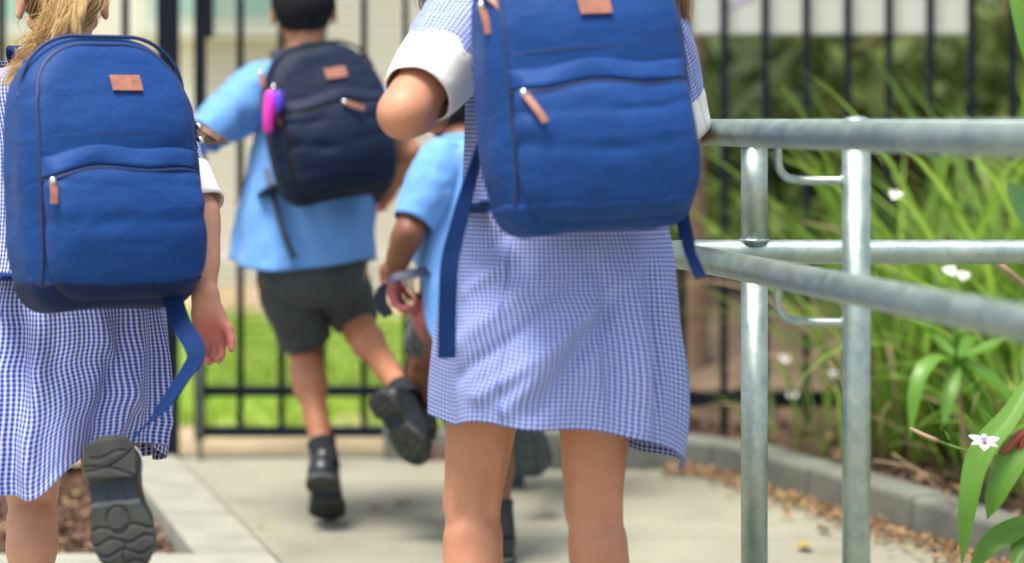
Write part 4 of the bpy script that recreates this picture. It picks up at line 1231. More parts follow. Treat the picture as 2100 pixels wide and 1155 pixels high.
SOLE_X = np.array((0, .015, .05, .12, .2, .3, .42, .52, .64, .75, .85, .93, .98, 1.0))
SOLE_O = np.array((0, .42, .68, .86, .90, .86, .84, .92, 1.02, 1.04, .94, .70, .40, 0))
SOLE_I = np.array((0, .42, .68, .84, .86, .76, .66, .72, .94, 1.00, .86, .60, .34, 0))
def shoe(par, heel, toe_dir, sole_n, L=.2, W=.083, inner=1, style='school', name='shoe', upper=None):
    """heel: back end of the sole's underside; toe_dir: heel to toe; sole_n: out of the sole; inner: +1 when the big toe is at +y"""
    fx, fy, fz = basis(toe_dir, -np.asarray(sole_n, float))
    Mx = np.stack([fx, fy, fz], 1)
    tow = lambda V: np.asarray(V) @ Mx.T + heel
    # upper
    f = Field((-.03, -.07, -.02), (L + .03, .07, .15), .0032)
    f.cap((.036, 0, .034), (.07, 0, .036), .031, .031, .02)
    f.cap((.07, 0, .034), (L * .62, .002 * inner, .030), .033, .034, .02)
    f.cap((L * .62, .002 * inner, .026), (L - .038, .004 * inner, .022), .036, .029, .02)
    f.cap((.040, 0, .045), (.044, 0, .078), .029, .031, .02)
    f.cap((.05, 0, .07), (L * .5, 0, .045), .024, .026, .02)
    s_, (x, y, z) = f.window(f.lo, f.lo + f.n * f.h)
    f.v = np.maximum(f.v, (.012 - z)).astype(np.float32)
    f.v = np.maximum(f.v, (z - .088) + .15 * (x - .04) * 0).astype(np.float32)
    wO = np.interp(x / L, SOLE_X, SOLE_O) * W / 2; wI = np.interp(x / L, SOLE_X, SOLE_I) * W / 2
    lim = np.where(y * inner > 0, wI, wO) + .001
    f.v = np.maximum(f.v, np.abs(y) - lim).astype(np.float32)
    V, Q = f.mesh(2)
    sh = mesh_np(name, tow(V), Q, upper or M['shoe'], par)
    # sole
    nx, ny = 132, 48
    xs = (np.linspace(0, 1, nx)); xs = .5 - .5 * np.cos(np.pi * xs) * 1.0; xs = xs * .25 + np.linspace(0, 1, nx) * .75; xs[0] = .002; xs[-1] = .998
    vv = np.linspace(-1, 1, ny)
    X, Vv = np.meshgrid(xs, vv, indexing='ij')
    wO = np.interp(X, SOLE_X, SOLE_O) * W / 2; wI = np.interp(X, SOLE_X, SOLE_I) * W / 2
    Yl = np.where(Vv > 0, wI * Vv, wO * Vv) * inner
    gx, gy = X * L, Yl
    def line(dist, w): return smoothstep(w, w * .45, np.abs(dist))
    gr = np.zeros_like(X)
    if style == 'school':
        heelm = smoothstep(.315, .30, X + .10 * Vv * inner * .3); foot = smoothstep(.47, .49, X - .02 * Vv)
        base = (1 - heelm) * (1 - foot) * .0085
        # heel: curved crossing grooves
        gr = np.maximum(gr, heelm * line(gx - .044 - .25 * gy + 6 * gy ** 2, .0022)); gr = np.maximum(gr, heelm * line(gx - .048 + .42 * gy - 5 * gy ** 2, .0020))
        gr = np.maximum(gr, heelm * line(gx - .028 - .1 * np.sin(gy * 120) * .03, .0018) * (np.abs(gy) < .026))
        # forefoot: D-shaped groove and wavy bars
        rr = np.sqrt(((gx - L * .60) / .020) ** 2 + ((gy - .004) / .016) ** 2)
        gr = np.maximum(gr, foot * line((rr - 1) * .016, .0018))
        for q in (.66, .745, .83, .91):
            gr = np.maximum(gr, foot * line(gx - L * q - .004 * np.sin(gy * 130 + q * 20) + .10 * gy, .0026))
        gr = np.maximum(gr, foot * (gx > L * .75) * line(gy - .004 - .003 * np.sin(gx * 150), .0018))
        edge = smoothstep(.90, .96, np.abs(Vv))
        Z = base + gr * .0032 * (1 - edge * .5)
        # recessed rib in the waist
        Z = Z + (1 - heelm) * (1 - foot) * .0015 * line(np.abs(gy) - .012, .004)
    else:
        Z = np.zeros_like(X)
        for q in np.arange(.06, .97, .095):
            gr = np.maximum(gr, line(gx - L * q - .18 * np.abs(gy) * 1.0 + .004 * np.sin(gy * 90), .0028))
        gr = np.maximum(gr, line(gy + .006, .0018)); gr = np.maximum(gr, line(np.abs(gy) - W * .40, .0014))
        Z = gr * .0055
    Z = Z + .006 * smoothstep(.82, 1.0, X) + .002 * smoothstep(.05, 0, X)
    top = np.full_like(X, .017) + .004 * smoothstep(.82, 1, X)
    Vb = np.stack([gx, gy, Z], -1).reshape(-1, 3); Vt = np.stack([gx, gy * 1.0, top], -1).reshape(-1, 3)
    i, j = np.meshgrid(np.arange(nx - 1), np.arange(ny - 1), indexing='ij'); a = (i * ny + j).ravel()
    q = np.stack([a, a + 1, a + ny + 1, a + ny], 1); n0 = nx * ny
    rim = []
    for i in range(nx - 1):
        for c_ in (0, ny - 1):
            b = i * ny + c_; rim.append((b, b + ny, b + ny + n0, b + n0))
    for j in range(ny - 1):
        for i in (0, nx - 1):
            b = i * ny + j; rim.append((b, b + 1, b + 1 + n0, b + n0))
    Q = np.concatenate([q, q[:, ::-1] + n0, np.array(rim)])
    o = mesh_np('sole', tow(np.concatenate([Vb, Vt])), Q, M['sole'] if style == 'school' else M['solegrey'], sh, smooth=False)
    recalc(o)
    if style == 'school':
        # the waist of the sole is a smoother, bluer rubber
        me = o.data; me.materials.append(M['arch'])
        cx = (xs[np.arange(nx - 1)] + xs[np.arange(1, nx)]) / 2
        ix = np.repeat((cx > .315) & (cx < .475), ny - 1)
        mi = np.zeros(len(me.polygons), np.int32); mi[:len(q)] = ix
        me.polygons.foreach_set('material_index', mi)
    # ankle line of the foot for the body inside
    return sh, tow, (fx, fy, fz)

def sock(par, A, K, h, m, s=1.0, r=.031):
    d = nrm(K - A); b = nrm(np.cross(d, (1, .2, .1))); c = np.cross(d, b)
    rings = [(A - d * .03, b * r * 1.0, c * r * 1.0), (A, b * r, c * r), (A + d * h * .6, b * r * .97, c * r * .97), (A + d * h, b * r * 1.03, c * r * 1.03)]
    o, _ = loft('sock', rings, 14, 24, m, par, disp=lambda TH, T, V: .0012 * np.sin(T * 40))
    return o

# ------------------------------------------------------------------ backpacks
def backpack(loc, yaw, roll, pitch, m, mbase, mpipe, mweb, label, scale=1.0, seed=1, W=.275, H=.415, D=.125, sag=1.0, parc=.016, patch=(-.015, .335), group='school backpacks'):
    """local frame: x across, z up from the base, outer face towards -y, wearer's back at y = 0"""
    rot = Matrix.Rotation(R(yaw), 4, 'Z') @ Matrix.Rotation(R(roll), 4, 'Y') @ Matrix.Rotation(R(pitch), 4, 'X')
    rt = root('backpack', loc, label, 'backpack', group)
    rt.rotation_euler = rot.to_euler(); rt.scale = (scale,) * 3
    I = Matrix.Identity(4)
    mk = lambda name, V, Q, mm, par=rt, sm=True: mesh_np(name, V, Q, mm, par, smooth=sm, origin=I)
    h = .0042; hw = W / 2; off = seed * 3.7
    lo = np.array((-hw - .05, -D - .075, -.05)); hi = np.array((hw + .05, .04, H + .05))
    def grid():
        f = Field(lo, hi, h); return f
    ax = [lo[k] + h * np.arange(int(np.ceil((hi - lo)[k] / h)) + 1) for k in range(3)]
    x, y, z = np.meshgrid(*ax, indexing='ij')
    def rbox2(px, pz, cz, bx, bz, rt_, rb):
        r = np.where(pz > cz, rt_, rb); qx = np.abs(px) - bx + r; qz = np.abs(pz - cz) - bz + r
        return np.sqrt(np.maximum(qx, 0) ** 2 + np.maximum(qz, 0) ** 2) + np.minimum(np.maximum(qx, qz), 0) - r
    def extr(d2, dy, r):
        a = d2 + r; b = dy + r
        return np.sqrt(np.maximum(a, 0) ** 2 + np.maximum(b, 0) ** 2) + np.minimum(np.maximum(a, b), 0) - r
    def body_sdf(x, y, z):
        wd = 1 + .09 * smoothstep(.50, 1, z / H) + .10 * smoothstep(.26, 0, z / H) - .03
        d2 = rbox2(x * wd, z + .012 * (x / hw) ** 2 * smoothstep(.2, 0, z / H), H / 2, hw, H / 2, .112, .055)
        bul = D * (.82 + .18 * (1 - (x / hw) ** 2) * np.sin(np.pi * np.clip(z / H * .92 + .06, 0, 1)))
        bul = bul * (1 - .28 * smoothstep(.62, 1.0, z / H))
        dy = np.abs(y + bul / 2) - bul / 2
        return extr(d2, dy, .036)
    def pocket_sdf(x, y, z):
        ztop = .212 - parc * (x / hw) ** 2
        d2 = rbox2(x * (1 + .07 * smoothstep(.10, 0, z)), z * .205 / ztop, .110, hw - .014, .100, .026, .05)
        y0 = -D * .80; dep = .062 * (1 - .35 * (x / hw) ** 2) * (.55 + .55 * np.sin(np.pi * np.clip(1 - z / .205, 0, 1) * .80 + .30))
        dy = np.abs(y - y0 + dep / 2) - dep / 2
        return extr(d2, dy, .026)
    def wrinkle(p, n, amp):
        q = p.copy() * np.array((7, 7, 13)) + off
        wv = noise3(p * 5 + off)[..., None] * .8
        a = ridged(q * .8 + wv) * .40 + fbm(p * np.array((10, 10, 16)) + off + 9) * .45
        dg = np.stack([p[:, 0] + .8 * p[:, 2], p[:, 1], p[:, 2] - .5 * p[:, 0]], 1)
        a = a + .15 * ridged(dg * np.array((5, 5, 11)) + off * 2 + wv)
        return amp * a * (.35 + .65 * smoothstep(-.2, .4, noise3(p * 6 + 31 + off)))
    # main body
    f = grid(); f.v = body_sdf(x, y, z).astype(np.float32)
    V, Q = f.mesh(2); N = vnormals(V, Q)
    V = V + N * (wrinkle(V, N, .0055 * sag) * smoothstep(-.01, -.04, V[:, 1]))[:, None]
    # the hollow line that the piping pulls in
    bd = mk('body', V, Q, m)
    # pocket
    f = grid(); f.v = pocket_sdf(x, y, z).astype(np.float32)
    V, Q = f.mesh(2); N = vnormals(V, Q)
    wf = wrinkle(V, N, .0052 * sag)
    # creases that hang from the zip ends
    u_ = V[:, 0] / hw
    hr_ = np.random.default_rng(seed * 17)
    hp = [(hr_.uniform(-.6, .6), dd + hr_.uniform(-.008, .008), hr_.uniform(-.009, .009), ww, aa) for dd, ww, aa in ((.018, .007, -.004), (.070, .012, -.0045))]
    hang = sum(np.exp(-((V[:, 2] - (.185 - d_ + sl * u_ + .012 * (u_ - c_) ** 2 - .004 * np.sin(4 * u_ + c_ * 9))) / w_) ** 2) * a_ * (.45 + .55 * np.cos(2.2 * (u_ - c_)) ** 2) for c_, d_, sl, w_, a_ in hp)
    hang = hang * (.25 + 1.1 * smoothstep(-.35, .35, noise3(np.column_stack([u_ * 1.7 + off, V[:, 2] * 9, u_ * 0]))))
    V = V + N * ((wf + hang * sag) * smoothstep(-D * .78, -D * .9, V[:, 1]))[:, None]
    pk = mk('front_pocket', V, Q, m)
    # base panel: a darker cloth cup over the bottom
    def base_sdf(x, y, z):
        a = np.minimum(body_sdf(x, y, z), pocket_sdf(x, y, z)) - .003
        return np.maximum(a, z - .030 - .012 * (x / hw) ** 2)
    f = Field(lo - .01, np.array((hi[0], hi[1], .07)), h); s_, g_ = f.window(f.lo, f.lo + f.n * f.h)
    f.v = base_sdf(*np.broadcast_arrays(*g_)).astype(np.float32)
    V, Q = f.mesh(1); N = vnormals(V, Q); V = V + N * wrinkle(V, N, .0022)[:, None]
    mk('base_panel', V, Q, mbase)
    # find the outer face for seams and trims
    def face_y(xx, zz, sdf):
        yy = np.full_like(np.asarray(xx, float), lo[1]);
        for _ in range(60): yy = yy + np.maximum(sdf(xx, yy, zz), 0) * .8
        return yy
    both = lambda a, b, c: np.minimum(body_sdf(a, b, c), pocket_sdf(a, b, c))
    # piping round the front panel
    ph = np.linspace(0, 1, 90)
    def arch(inx, inz, zb=.03):
        w = hw - inx; t = H - inz; rr = .088; pts = []
        for q in np.linspace(zb, t - rr, 26): pts.append((-w * (1 - .045 * smoothstep(.55, 1, q / H)), q))
        for a in np.linspace(np.pi, np.pi / 2, 16): pts.append((-(w - rr) + rr * math.cos(a) + .006, t - rr + rr * math.sin(a)))
        for q in np.linspace(-(w - rr) + .02, w - rr - .02, 12): pts.append((q, t))
        for a in np.linspace(np.pi / 2, 0, 16): pts.append(((w - rr) + rr * math.cos(a) - .006, t - rr + rr * math.sin(a)))
        for q in np.linspace(t - rr, zb, 26): pts.append((w * (1 - .045 * smoothstep(.55, 1, q / H)), q))
        return np.array(pts)
    def trim(name, xz, r, mm, sdf, par=rt, out=.0, n=8):
        yy = face_y(xz[:, 0], xz[:, 1], sdf) - out
        c = np.column_stack([xz[:, 0], yy, xz[:, 1]])
        for _ in range(2): c[1:-1] = .25 * c[:-2] + .5 * c[1:-1] + .25 * c[2:]
        v, q = tube_data(c, r, n); return mk(name, v, q, mm, par), c
    trim('piping', arch(.016, .016), .0034, mpipe, body_sdf)
    # zip tape beside the piping, towards the wearer
    zt = arch(.004, .004, .12); v, q = tube_data(np.column_stack([zt[:, 0], np.full(len(zt), -D * .52), zt[:, 1]]) * np.array((1.012, 1, 1.004)), .0032, 8); mk('zip', v, q, mpipe)
    # pocket zip flap and the band above it
    xx = np.linspace(-hw + .016, hw - .016, 50); zz = .206 - parc * .9 * (xx / hw) ** 2 + .004 * np.sin(xx * 40 + off)
    o, c = trim('pocket_zip', np.column_stack([xx, zz - .004]), .0030, mpipe, both)
    def flap(z0, z1, bulge, name):
        rows = 9; V = []
        for k in range(rows):
            t = k / (rows - 1); zr = zz + z0 + (z1 - z0) * t
            yy = face_y(xx, zr, both); yy2 = face_y(xx, zz + z0, both)
            V.append(np.column_stack([xx, np.minimum(yy, yy2 * (1 - t) + yy * t) - .003 - bulge * math.sin(math.pi * min(1, t * .9 + .1)) + .0018 * noise3(np.column_stack([xx * 30, zr * 30, xx * 0 + off])), zr]))
        V = np.array(V).reshape(-1, 3); i, j = np.meshgrid(np.arange(rows - 1), np.arange(49), indexing='ij'); a = (i * 50 + j).ravel()
        ob = mk(name, V, np.stack([a, a + 1, a + 51, a + 50], 1), m); recalc(ob); solidify(ob, .0025, 0); return ob
    flap(.001, .030, .0035, 'zip_flap')
    xx2 = np.linspace(-hw + .02, hw - .02, 40); zz2 = .206 + .050 - .004 * (xx2 / hw) ** 2
    trim('seam', np.column_stack([xx2, zz2]), .0011, mpipe, body_sdf)
    # leather patch
    px_, pz_ = patch
    def plate(name, cx, cz, w, hh, t, mm, ang=0.0):
        g = np.array([(-1, -1), (1, -1), (1, 1), (-1, 1)]) * (w / 2, hh / 2)
        ca, sa = math.cos(ang), math.sin(ang); g = g @ np.array(((ca, sa), (-sa, ca)))
        yy = face_y(cx + g[:, 0], cz + g[:, 1], both) - .004
        A = np.column_stack([cx + g[:, 0], yy, cz + g[:, 1]]); B = A.copy(); B[:, 1] -= t
        ob = mk(name, np.vstack([A, B]), [(3, 2, 1, 0), (4, 5, 6, 7), (0, 1, 5, 4), (1, 2, 6, 5), (2, 3, 7, 6), (3, 0, 4, 7)], mm, sm=False); recalc(ob)
        b = ob.modifiers.new('bevel', 'BEVEL'); b.width = .0008; b.segments = 2
        return ob
    lp = plate('leather_patch', px_, pz_, .050, .025, .003, M['leather'])
    # small loop handle at the top
    lpz = H - .012; c = spline([(-.035, -.02, lpz), (-.028, -.022, lpz + .014), (.0, -.012, lpz + .019), (.028, -.022, lpz + .014), (.035, -.02, lpz)], 24)
    ribbon('handle', c, (0, 1, 0), .02, .003, mweb, rt, 24, origin=I)
    def zip_pull(p, d, L, mm=M['leather']):
        """nickel slider with a leather tab hanging along d"""
        p = np.array(p, float); d = nrm(d)
        c = [p, p + d * .007]
        v, q = tube_data(np.array([p - d * .004, p, p + d * .006, p + d * .009]), [.0025, .0055, .0055, .0025], 10)
        s = mk('zip_slider', v, q, M['chrome'])
        sd = nrm(np.cross(d, (0, 1, 0.05)))
        ribbon('zip_pull', [p + d * .007, p + d * (.007 + L * .5) + (0, -.002, 0), p + d * (.007 + L)], sd, .011, .0035, mm, rt, 10, origin=I)
    def world(p): return np.array(rot.to_3x3()) @ (np.array(p) * scale) + np.array(loc)
    return dict(root=rt, face=lambda a, b: float(face_y(np.array([a]), np.array([b]), both)[0]), pull=zip_pull, world=world, mk=mk, hw=hw, H=H, D=D, zip=c, plate=plate)

def strap_world(bp, name, pts, side, width, mm, n=40, thick=.0028):
    """strap given in world space but belonging to the pack"""
    rt = bp['root']
    inv = (Matrix.Translation(rt.location) @ rt.rotation_euler.to_matrix().to_4x4() @ Matrix.Diagonal((*rt.scale, 1))).inverted()
    return ribbon(name, pts, side, width, thick, mm, rt, n, origin=inv)
# ------------------------------------------------------------------ clothes
def ring(y, xl, xr, Y, b, yaw=0.0):
    c = P((xl + xr) / 2, y, Y); a = (xr - xl) / 2 * Y / F
    ps = R(yaw); w = a if yaw == 0 else math.sqrt(max(1e-6, (a * a - (b * math.sin(ps)) ** 2))) / math.cos(ps)
    return (c, np.array((math.cos(ps), math.sin(ps), 0)) * w, np.array((math.sin(ps), -math.cos(ps), 0)) * b)

def ridge(TH, T, u0, t0, u1, t1, amp, w, back=True):
    """a fold along a line on the back (u = across -1..1, t = down 0..1)"""
    u = np.cos(TH); px = u; py = T * 2.2
    ax, ay, bx, by = u0, t0 * 2.2, u1, t1 * 2.2
    L2 = (bx - ax) ** 2 + (by - ay) ** 2
    k = np.clip(((px - ax) * (bx - ax) + (py - ay) * (by - ay)) / L2, 0, 1)
    d = np.sqrt((px - ax - k * (bx - ax)) ** 2 + (py - ay - k * (by - ay)) ** 2)
    m = smoothstep(-.05, .25, np.sin(TH)) if back else 1
    return 1.15 * amp * np.exp(-(d / w) ** 2) * m * (.4 + .6 * np.sin(np.pi * np.clip(k, .08, .92)))

def limb_rings(a, b, spec, up=(0, 0, 1)):
    """rings square to the line a-b; spec: list of (t, r1, r2)"""
    a = np.asarray(a, float); b = np.asarray(b, float); d = nrm(b - a)
    u = np.cross(d, up); u = nrm(u) if np.linalg.norm(u) > .05 else nrm(np.cross(d, (0, 1, 0))); v = np.cross(u, d)
    return [(a + (b - a) * t, u * r1, v * r2) for t, r1, r2 in spec]

def cloth_noise(V, sc, amp, off=0.0):
    return amp * (fbm(V * np.array(sc) + off, 2) * .6 + .5 * ridged(V * np.array(sc) * .8 + off + 5))

def sleeve(par, S, E, spec, m, name='sleeve', off=0.0, amp=.005, cuff=None):
    o, V = loft(name, limb_rings(S, E, spec), 26, 44, m, par, disp=lambda TH, T, V: cloth_noise(V, (26, 26, 26), amp, off) * np.sin(np.pi * np.clip(T * .8 + .1, 0, 1)))
    if cuff:
        loft('cuff', limb_rings(S, E, cuff), 10, 44, M['white'], o, disp=lambda TH, T, V: cloth_noise(V, (22, 22, 22), amp * .5, off))
    return o

def collar(par, c, r, m, h=.02, tilt=(0, 0, 1)):
    u = nrm(tilt); a = nrm(np.cross(u, (0, 1, 0))); b = np.cross(u, a)
    rings = [(c - u * h, a * r * 1.22, b * r * 1.22), (c - u * h * .2, a * r * 1.10, b * r * 1.10), (c + u * h * .5, a * r, b * r), (c + u * h * .3, a * r * .95, b * r * .95)]
    o, _ = loft('collar', rings, 12, 36, m, par, thick=.002)
    return o

def shoulder_straps(bp, J, mweb, z0=.03, rise=.052):
    H, hw = bp['H'], bp['hw']
    for sg, sd in ((-1, 'L'), (1, 'R')):
        n_, s_, ch = J['neck'], J['sh' + sd], J['chest']
        top = n_ * .42 + s_ * .58 + np.array((0, -.01, rise))
        fr = top + np.array((0, .095, -.10)); lw = s_ * .75 + ch * .25 + np.array((0, .06, -.24))
        st = bp['world']((sg * hw * .45, .0, H - .045)); en = bp['world']((sg * hw * .85, .0, .05))
        strap_world(bp, 'shoulder_strap', [st, st * .45 + top * .55 + (0, 0, .012), top, fr, lw, lw * .35 + en * .65 + (sg * .03, 0, -.01), en], (1, .1, 0), .045, mweb, 60, .007)

def dress_seams(dr, V, cols, r0):
    """stitched gore seams down the back and a stitched hem line"""
    for c_ in cols:
        p = V[r0:-1, c_] + np.array((0, -.0006, 0)); tube('seam', p, .0011, M['seam'], dr, 5)
    row = V[-9]; tube('hem_stitch', row, .0007, M['seam'], dr, 4)

def person(loc, label, group='children running to the gate'):
    return root('person', loc, label, 'person', group)

# ================================================================== fair-haired girl on the left
def girl_left():
    par = person((P(80, 1400, 3.7)[0], 3.7, 0), 'girl with windblown fair ponytail in a blue checked dress, one shoe sole showing')
    s = .93
    J = dict(pelvis=P(150, 690, 3.70), chest=P(148, 330, 3.74), neck=P(132, 150, 3.80), head=P(128, -2, 3.84),
             shL=P(-22, 190, 3.78), shR=P(305, 195, 3.74), elL=P(-95, 400, 3.86), wrL=P(-60, 470, 4.02),
             elR=P(406, 440, 3.62), wrR=P(424, 632, 3.56),
             hipL=P(88, 705, 3.70), hipR=P(212, 705, 3.70), knL=P(66, 1010, 3.78), anL=P(78, 1318, 3.74),
             knR=P(222, 952, 3.70))
    # raised right shoe, sole towards us
    heel = P(214, 893, 3.29); td = nrm(P(270, 1180, 3.27) - P(214, 893, 3.29)); sn = nrm((.06, -1, -.10))
    shR, tow, ax = shoe(par, heel, td, sn, .205, .088, inner=-1)
    J['anR'] = tow((.048, 0, .085)); J['toeR'] = tow((.165, 0, .03))
    gl = np.array((P(78, 1318, 3.74)[0] - .0, 3.70, .0)); J['anL'] = gl + (0, 0, .078); 
    shL, tow2, _ = shoe(par, gl + (.0, -.045, .001), (-.15, 1, 0), (0, 0, -1), .205, .085, inner=1)
    J['toeL'] = tow2((.165, 0, .03))
    bo, hd = body(J, par, M['skin1'], s, legr=.88, hands={'R': (nrm((.10, .10, -1)), nrm((-.25, -.95, -.1)), -1, 1.25, .16), 'L': (nrm((.3, .8, .3)), nrm((1, 0, -.3)), -1, .8, .1)}, fwd=nrm((-.2, 1, .0)), headup=nrm((-.03, .12, 1)))
    c, r, fw, u = hd[:4]
    eyes(par, c, r, fw, u, s)
    for sd, (A, K) in dict(L=(J['anL'], J['knL']), R=(J['anR'], J['knR'])).items():
        sock(par, A, K, .05, M['white'], s, .032)
    yaw = 18
    rings = [ring(118, 90, 176, 3.80, .045, 0), ring(138, 20, 245, 3.79, .06, yaw), ring(170, -42, 315, 3.77, .075, yaw), ring(300, -22, 305, 3.75, .095, yaw), ring(480, -25, 312, 3.72, .105, yaw),
             ring(600, -48, 328, 3.70, .128, yaw), ring(700, -62, 336, 3.69, .145, yaw), ring(800, -72, 336, 3.67, .158, yaw), ring(870, -75, 330, 3.66, .162, yaw), ring(930, -72, 322, 3.655, .164, yaw)]
    def zo(TH, T):
        u = np.cos(TH); bk = smoothstep(-.2, .3, np.sin(TH))
        y = 62 - 92 * smoothstep(-.40, .10, u) * bk - 25 * (1 - bk) + 10 * np.sin(TH * 5)
        return np.stack([0 * T, 0 * T, -y * .00079 * smoothstep(.55, 1, T)], -1)
    def dp(TH, T, V):
        k = smoothstep(.42, 1, T)
        d = k * (.014 * np.cos(6 * TH + .4 + 1.3 * T) + .010 * np.cos(11 * TH + 2 - 2.5 * T) + .005 * np.cos(19 * TH + 1))
        d = d + cloth_noise(V, (7, 7, 3.5), .010, 3) * smoothstep(.3, .7, T)
        for q in ((.2, .55, .05, 1.0, .016, .10), (.55, .6, .35, .98, .016, .09), (-.25, .5, -.45, 1.0, .018, .10), (.75, .55, .8, .9, .010, .10), (.0, .5, .55, .85, .010, .06), (-.7, .6, -.75, 1, .012, .1), (.38, .62, .15, .86, -.012, .07), (-.5, .62, -.2, .95, -.012, .08)):
            d = d + ridge(TH, T, *q)
        return d
    dr, DV = loft('dress', rings, 150, 260, M['dress1'], par, dp, exp=2.25, zoff=zo)
    dress_seams(dr, DV, (40, 96), 78)
    collar(par, J['neck'] + (0, 0, .008), .049, M['white'], .016, (-.02, .1, 1))
    sleeve(dr, J['shR'] + (-.03, 0, .02), J['elR'], [(-.05, .040, .040), (.15, .056, .054), (.5, .053, .051), (.80, .046, .045)], M['dress1'], off=2, cuff=[(.72, .0485, .0475), (.80, .048, .047), (.97, .047, .046)])
    sleeve(dr, J['shL'] + (.03, 0, .02), J['elL'], [(-.05, .040, .040), (.15, .058, .056), (.5, .060, .058), (.80, .055, .053)], M['dress1'], off=7, cuff=[(.70, .0565, .0545), (.80, .0575, .0555), (.97, .060, .057)])
    # hair: combed to a tie, windblown tail
    tie = c - fw * .078 * s + u * .045 * s + r * .01
    cap = scalp(par, c, r, fw, u, M['hair_blonde'], tie, s, 2600, 5, nape=-.062)
    rng = np.random.default_rng(8); n = 1500
    e = rng.normal(0, 1, (n, 3))
    A = np.repeat(tie[None], n, 0) + e * .006
    B = P(178, -55, 3.66) + e * (.010, .010, .010)
    C_ = P(152, 10, 3.62) + e * (.017, .012, .012)
    D_ = P(112, 75, 3.60) + rng.normal(0, 1, (n, 3)) * (.016, .010, .012)
    fan = rng.uniform(0, 1, n)[:, None]
    E_ = P(70, 118, 3.60) + rng.normal(0, 1, (n, 3)) * (.012, .010, .012)
    G_ = P(20, 165, 3.60) * fan + P(75, 150, 3.61) * (1 - fan) + rng.normal(0, 1, (n, 3)) * (.014, .012, .010)
    S = spl_many(np.stack([A, B, C_, D_, E_, G_], 1), 30)
    S = S + noise3(S * 9)[..., None] * .008
    lk = noise3(np.column_stack([e[:, 0] * 2, e[:, 2] * 2, np.zeros(n)])) * .3
    strands('ponytail', S, rng.uniform(.0003, .0007, n), M['hair_blonde'], cap, np.clip(rng.normal(.78, .2, n) + lk, 0, 1))
    # loose locks
    n = 260; g = rng.integers(0, 6, n)
    ends = np.array([P(40, 150, 3.56), P(160, 78, 3.54), P(75, 42, 3.6), P(10, 175, 3.56), P(120, 60, 3.56), P(158, 60, 3.55)])[g]
    mids = np.array([P(120, 90, 3.57), P(158, 35, 3.56), P(110, 15, 3.6), P(95, 105, 3.56), P(150, 20, 3.58), P(168, 15, 3.56)])[g]
    S = spl_many(np.stack([np.repeat(tie[None], n, 0) + rng.normal(0, .006, (n, 3)), P(175, -50, 3.64) + rng.normal(0, .012, (n, 3)), mids + rng.normal(0, .004, (n, 3)), ends + rng.normal(0, .005, (n, 3))], 1), 24)
    strands('loose_hair', S, rng.uniform(.0003, .0007, n), M['hair_blonde'], cap, np.clip(rng.normal(.85, .12, n), 0, 1))
    # hair tie
    th = np.linspace(0, 2 * np.pi, 25); ring_c = [tie + (math.cos(t) * u + math.sin(t) * r) * .011 for t in th]
    tube('hair_tie', ring_c, .004, M['packblue'], cap, 8)
    # backpack
    bp = backpack(P(188, 630, 3.53), 34, 0, -6, M['packblue'], M['packbase'], M['piping'], M['web'], 'blue canvas backpack with leather label on the fair-haired girl\'s back', 1.0, 1, W=.285, D=.150, patch=(.018, .336))
    hw, H, D = bp['hw'], bp['H'], bp['D']
    bp['pull']((hw + .0, -D * .72, .272), nrm((.62, -.5, -.55)), .034, M['leatherdark'])
    bp['pull']((hw + .002, -D * .72, .250), nrm((.98, -.3, -.08)), .036, M['leatherdark'])
    bp['pull']((-hw + .022, bp['face'](-hw + .022, .185) - .006, .188), nrm((-.12, -.3, -1)), .032)
    shoulder_straps(bp, J, M['web'])
    strap_world(bp, 'loose_strap', [P(352, 608, 3.47), P(372, 665, 3.44), P(402, 725, 3.40), P(375, 775, 3.39), P(325, 845, 3.38), P(272, 898, 3.37)],
                [(1, .1, .45), (1, .1, .4), (.9, -.3, .1), (.8, -.2, .6), (.75, -.1, .7), (.75, 0, .7)], .030, M['web'], 60)
    return J, bp

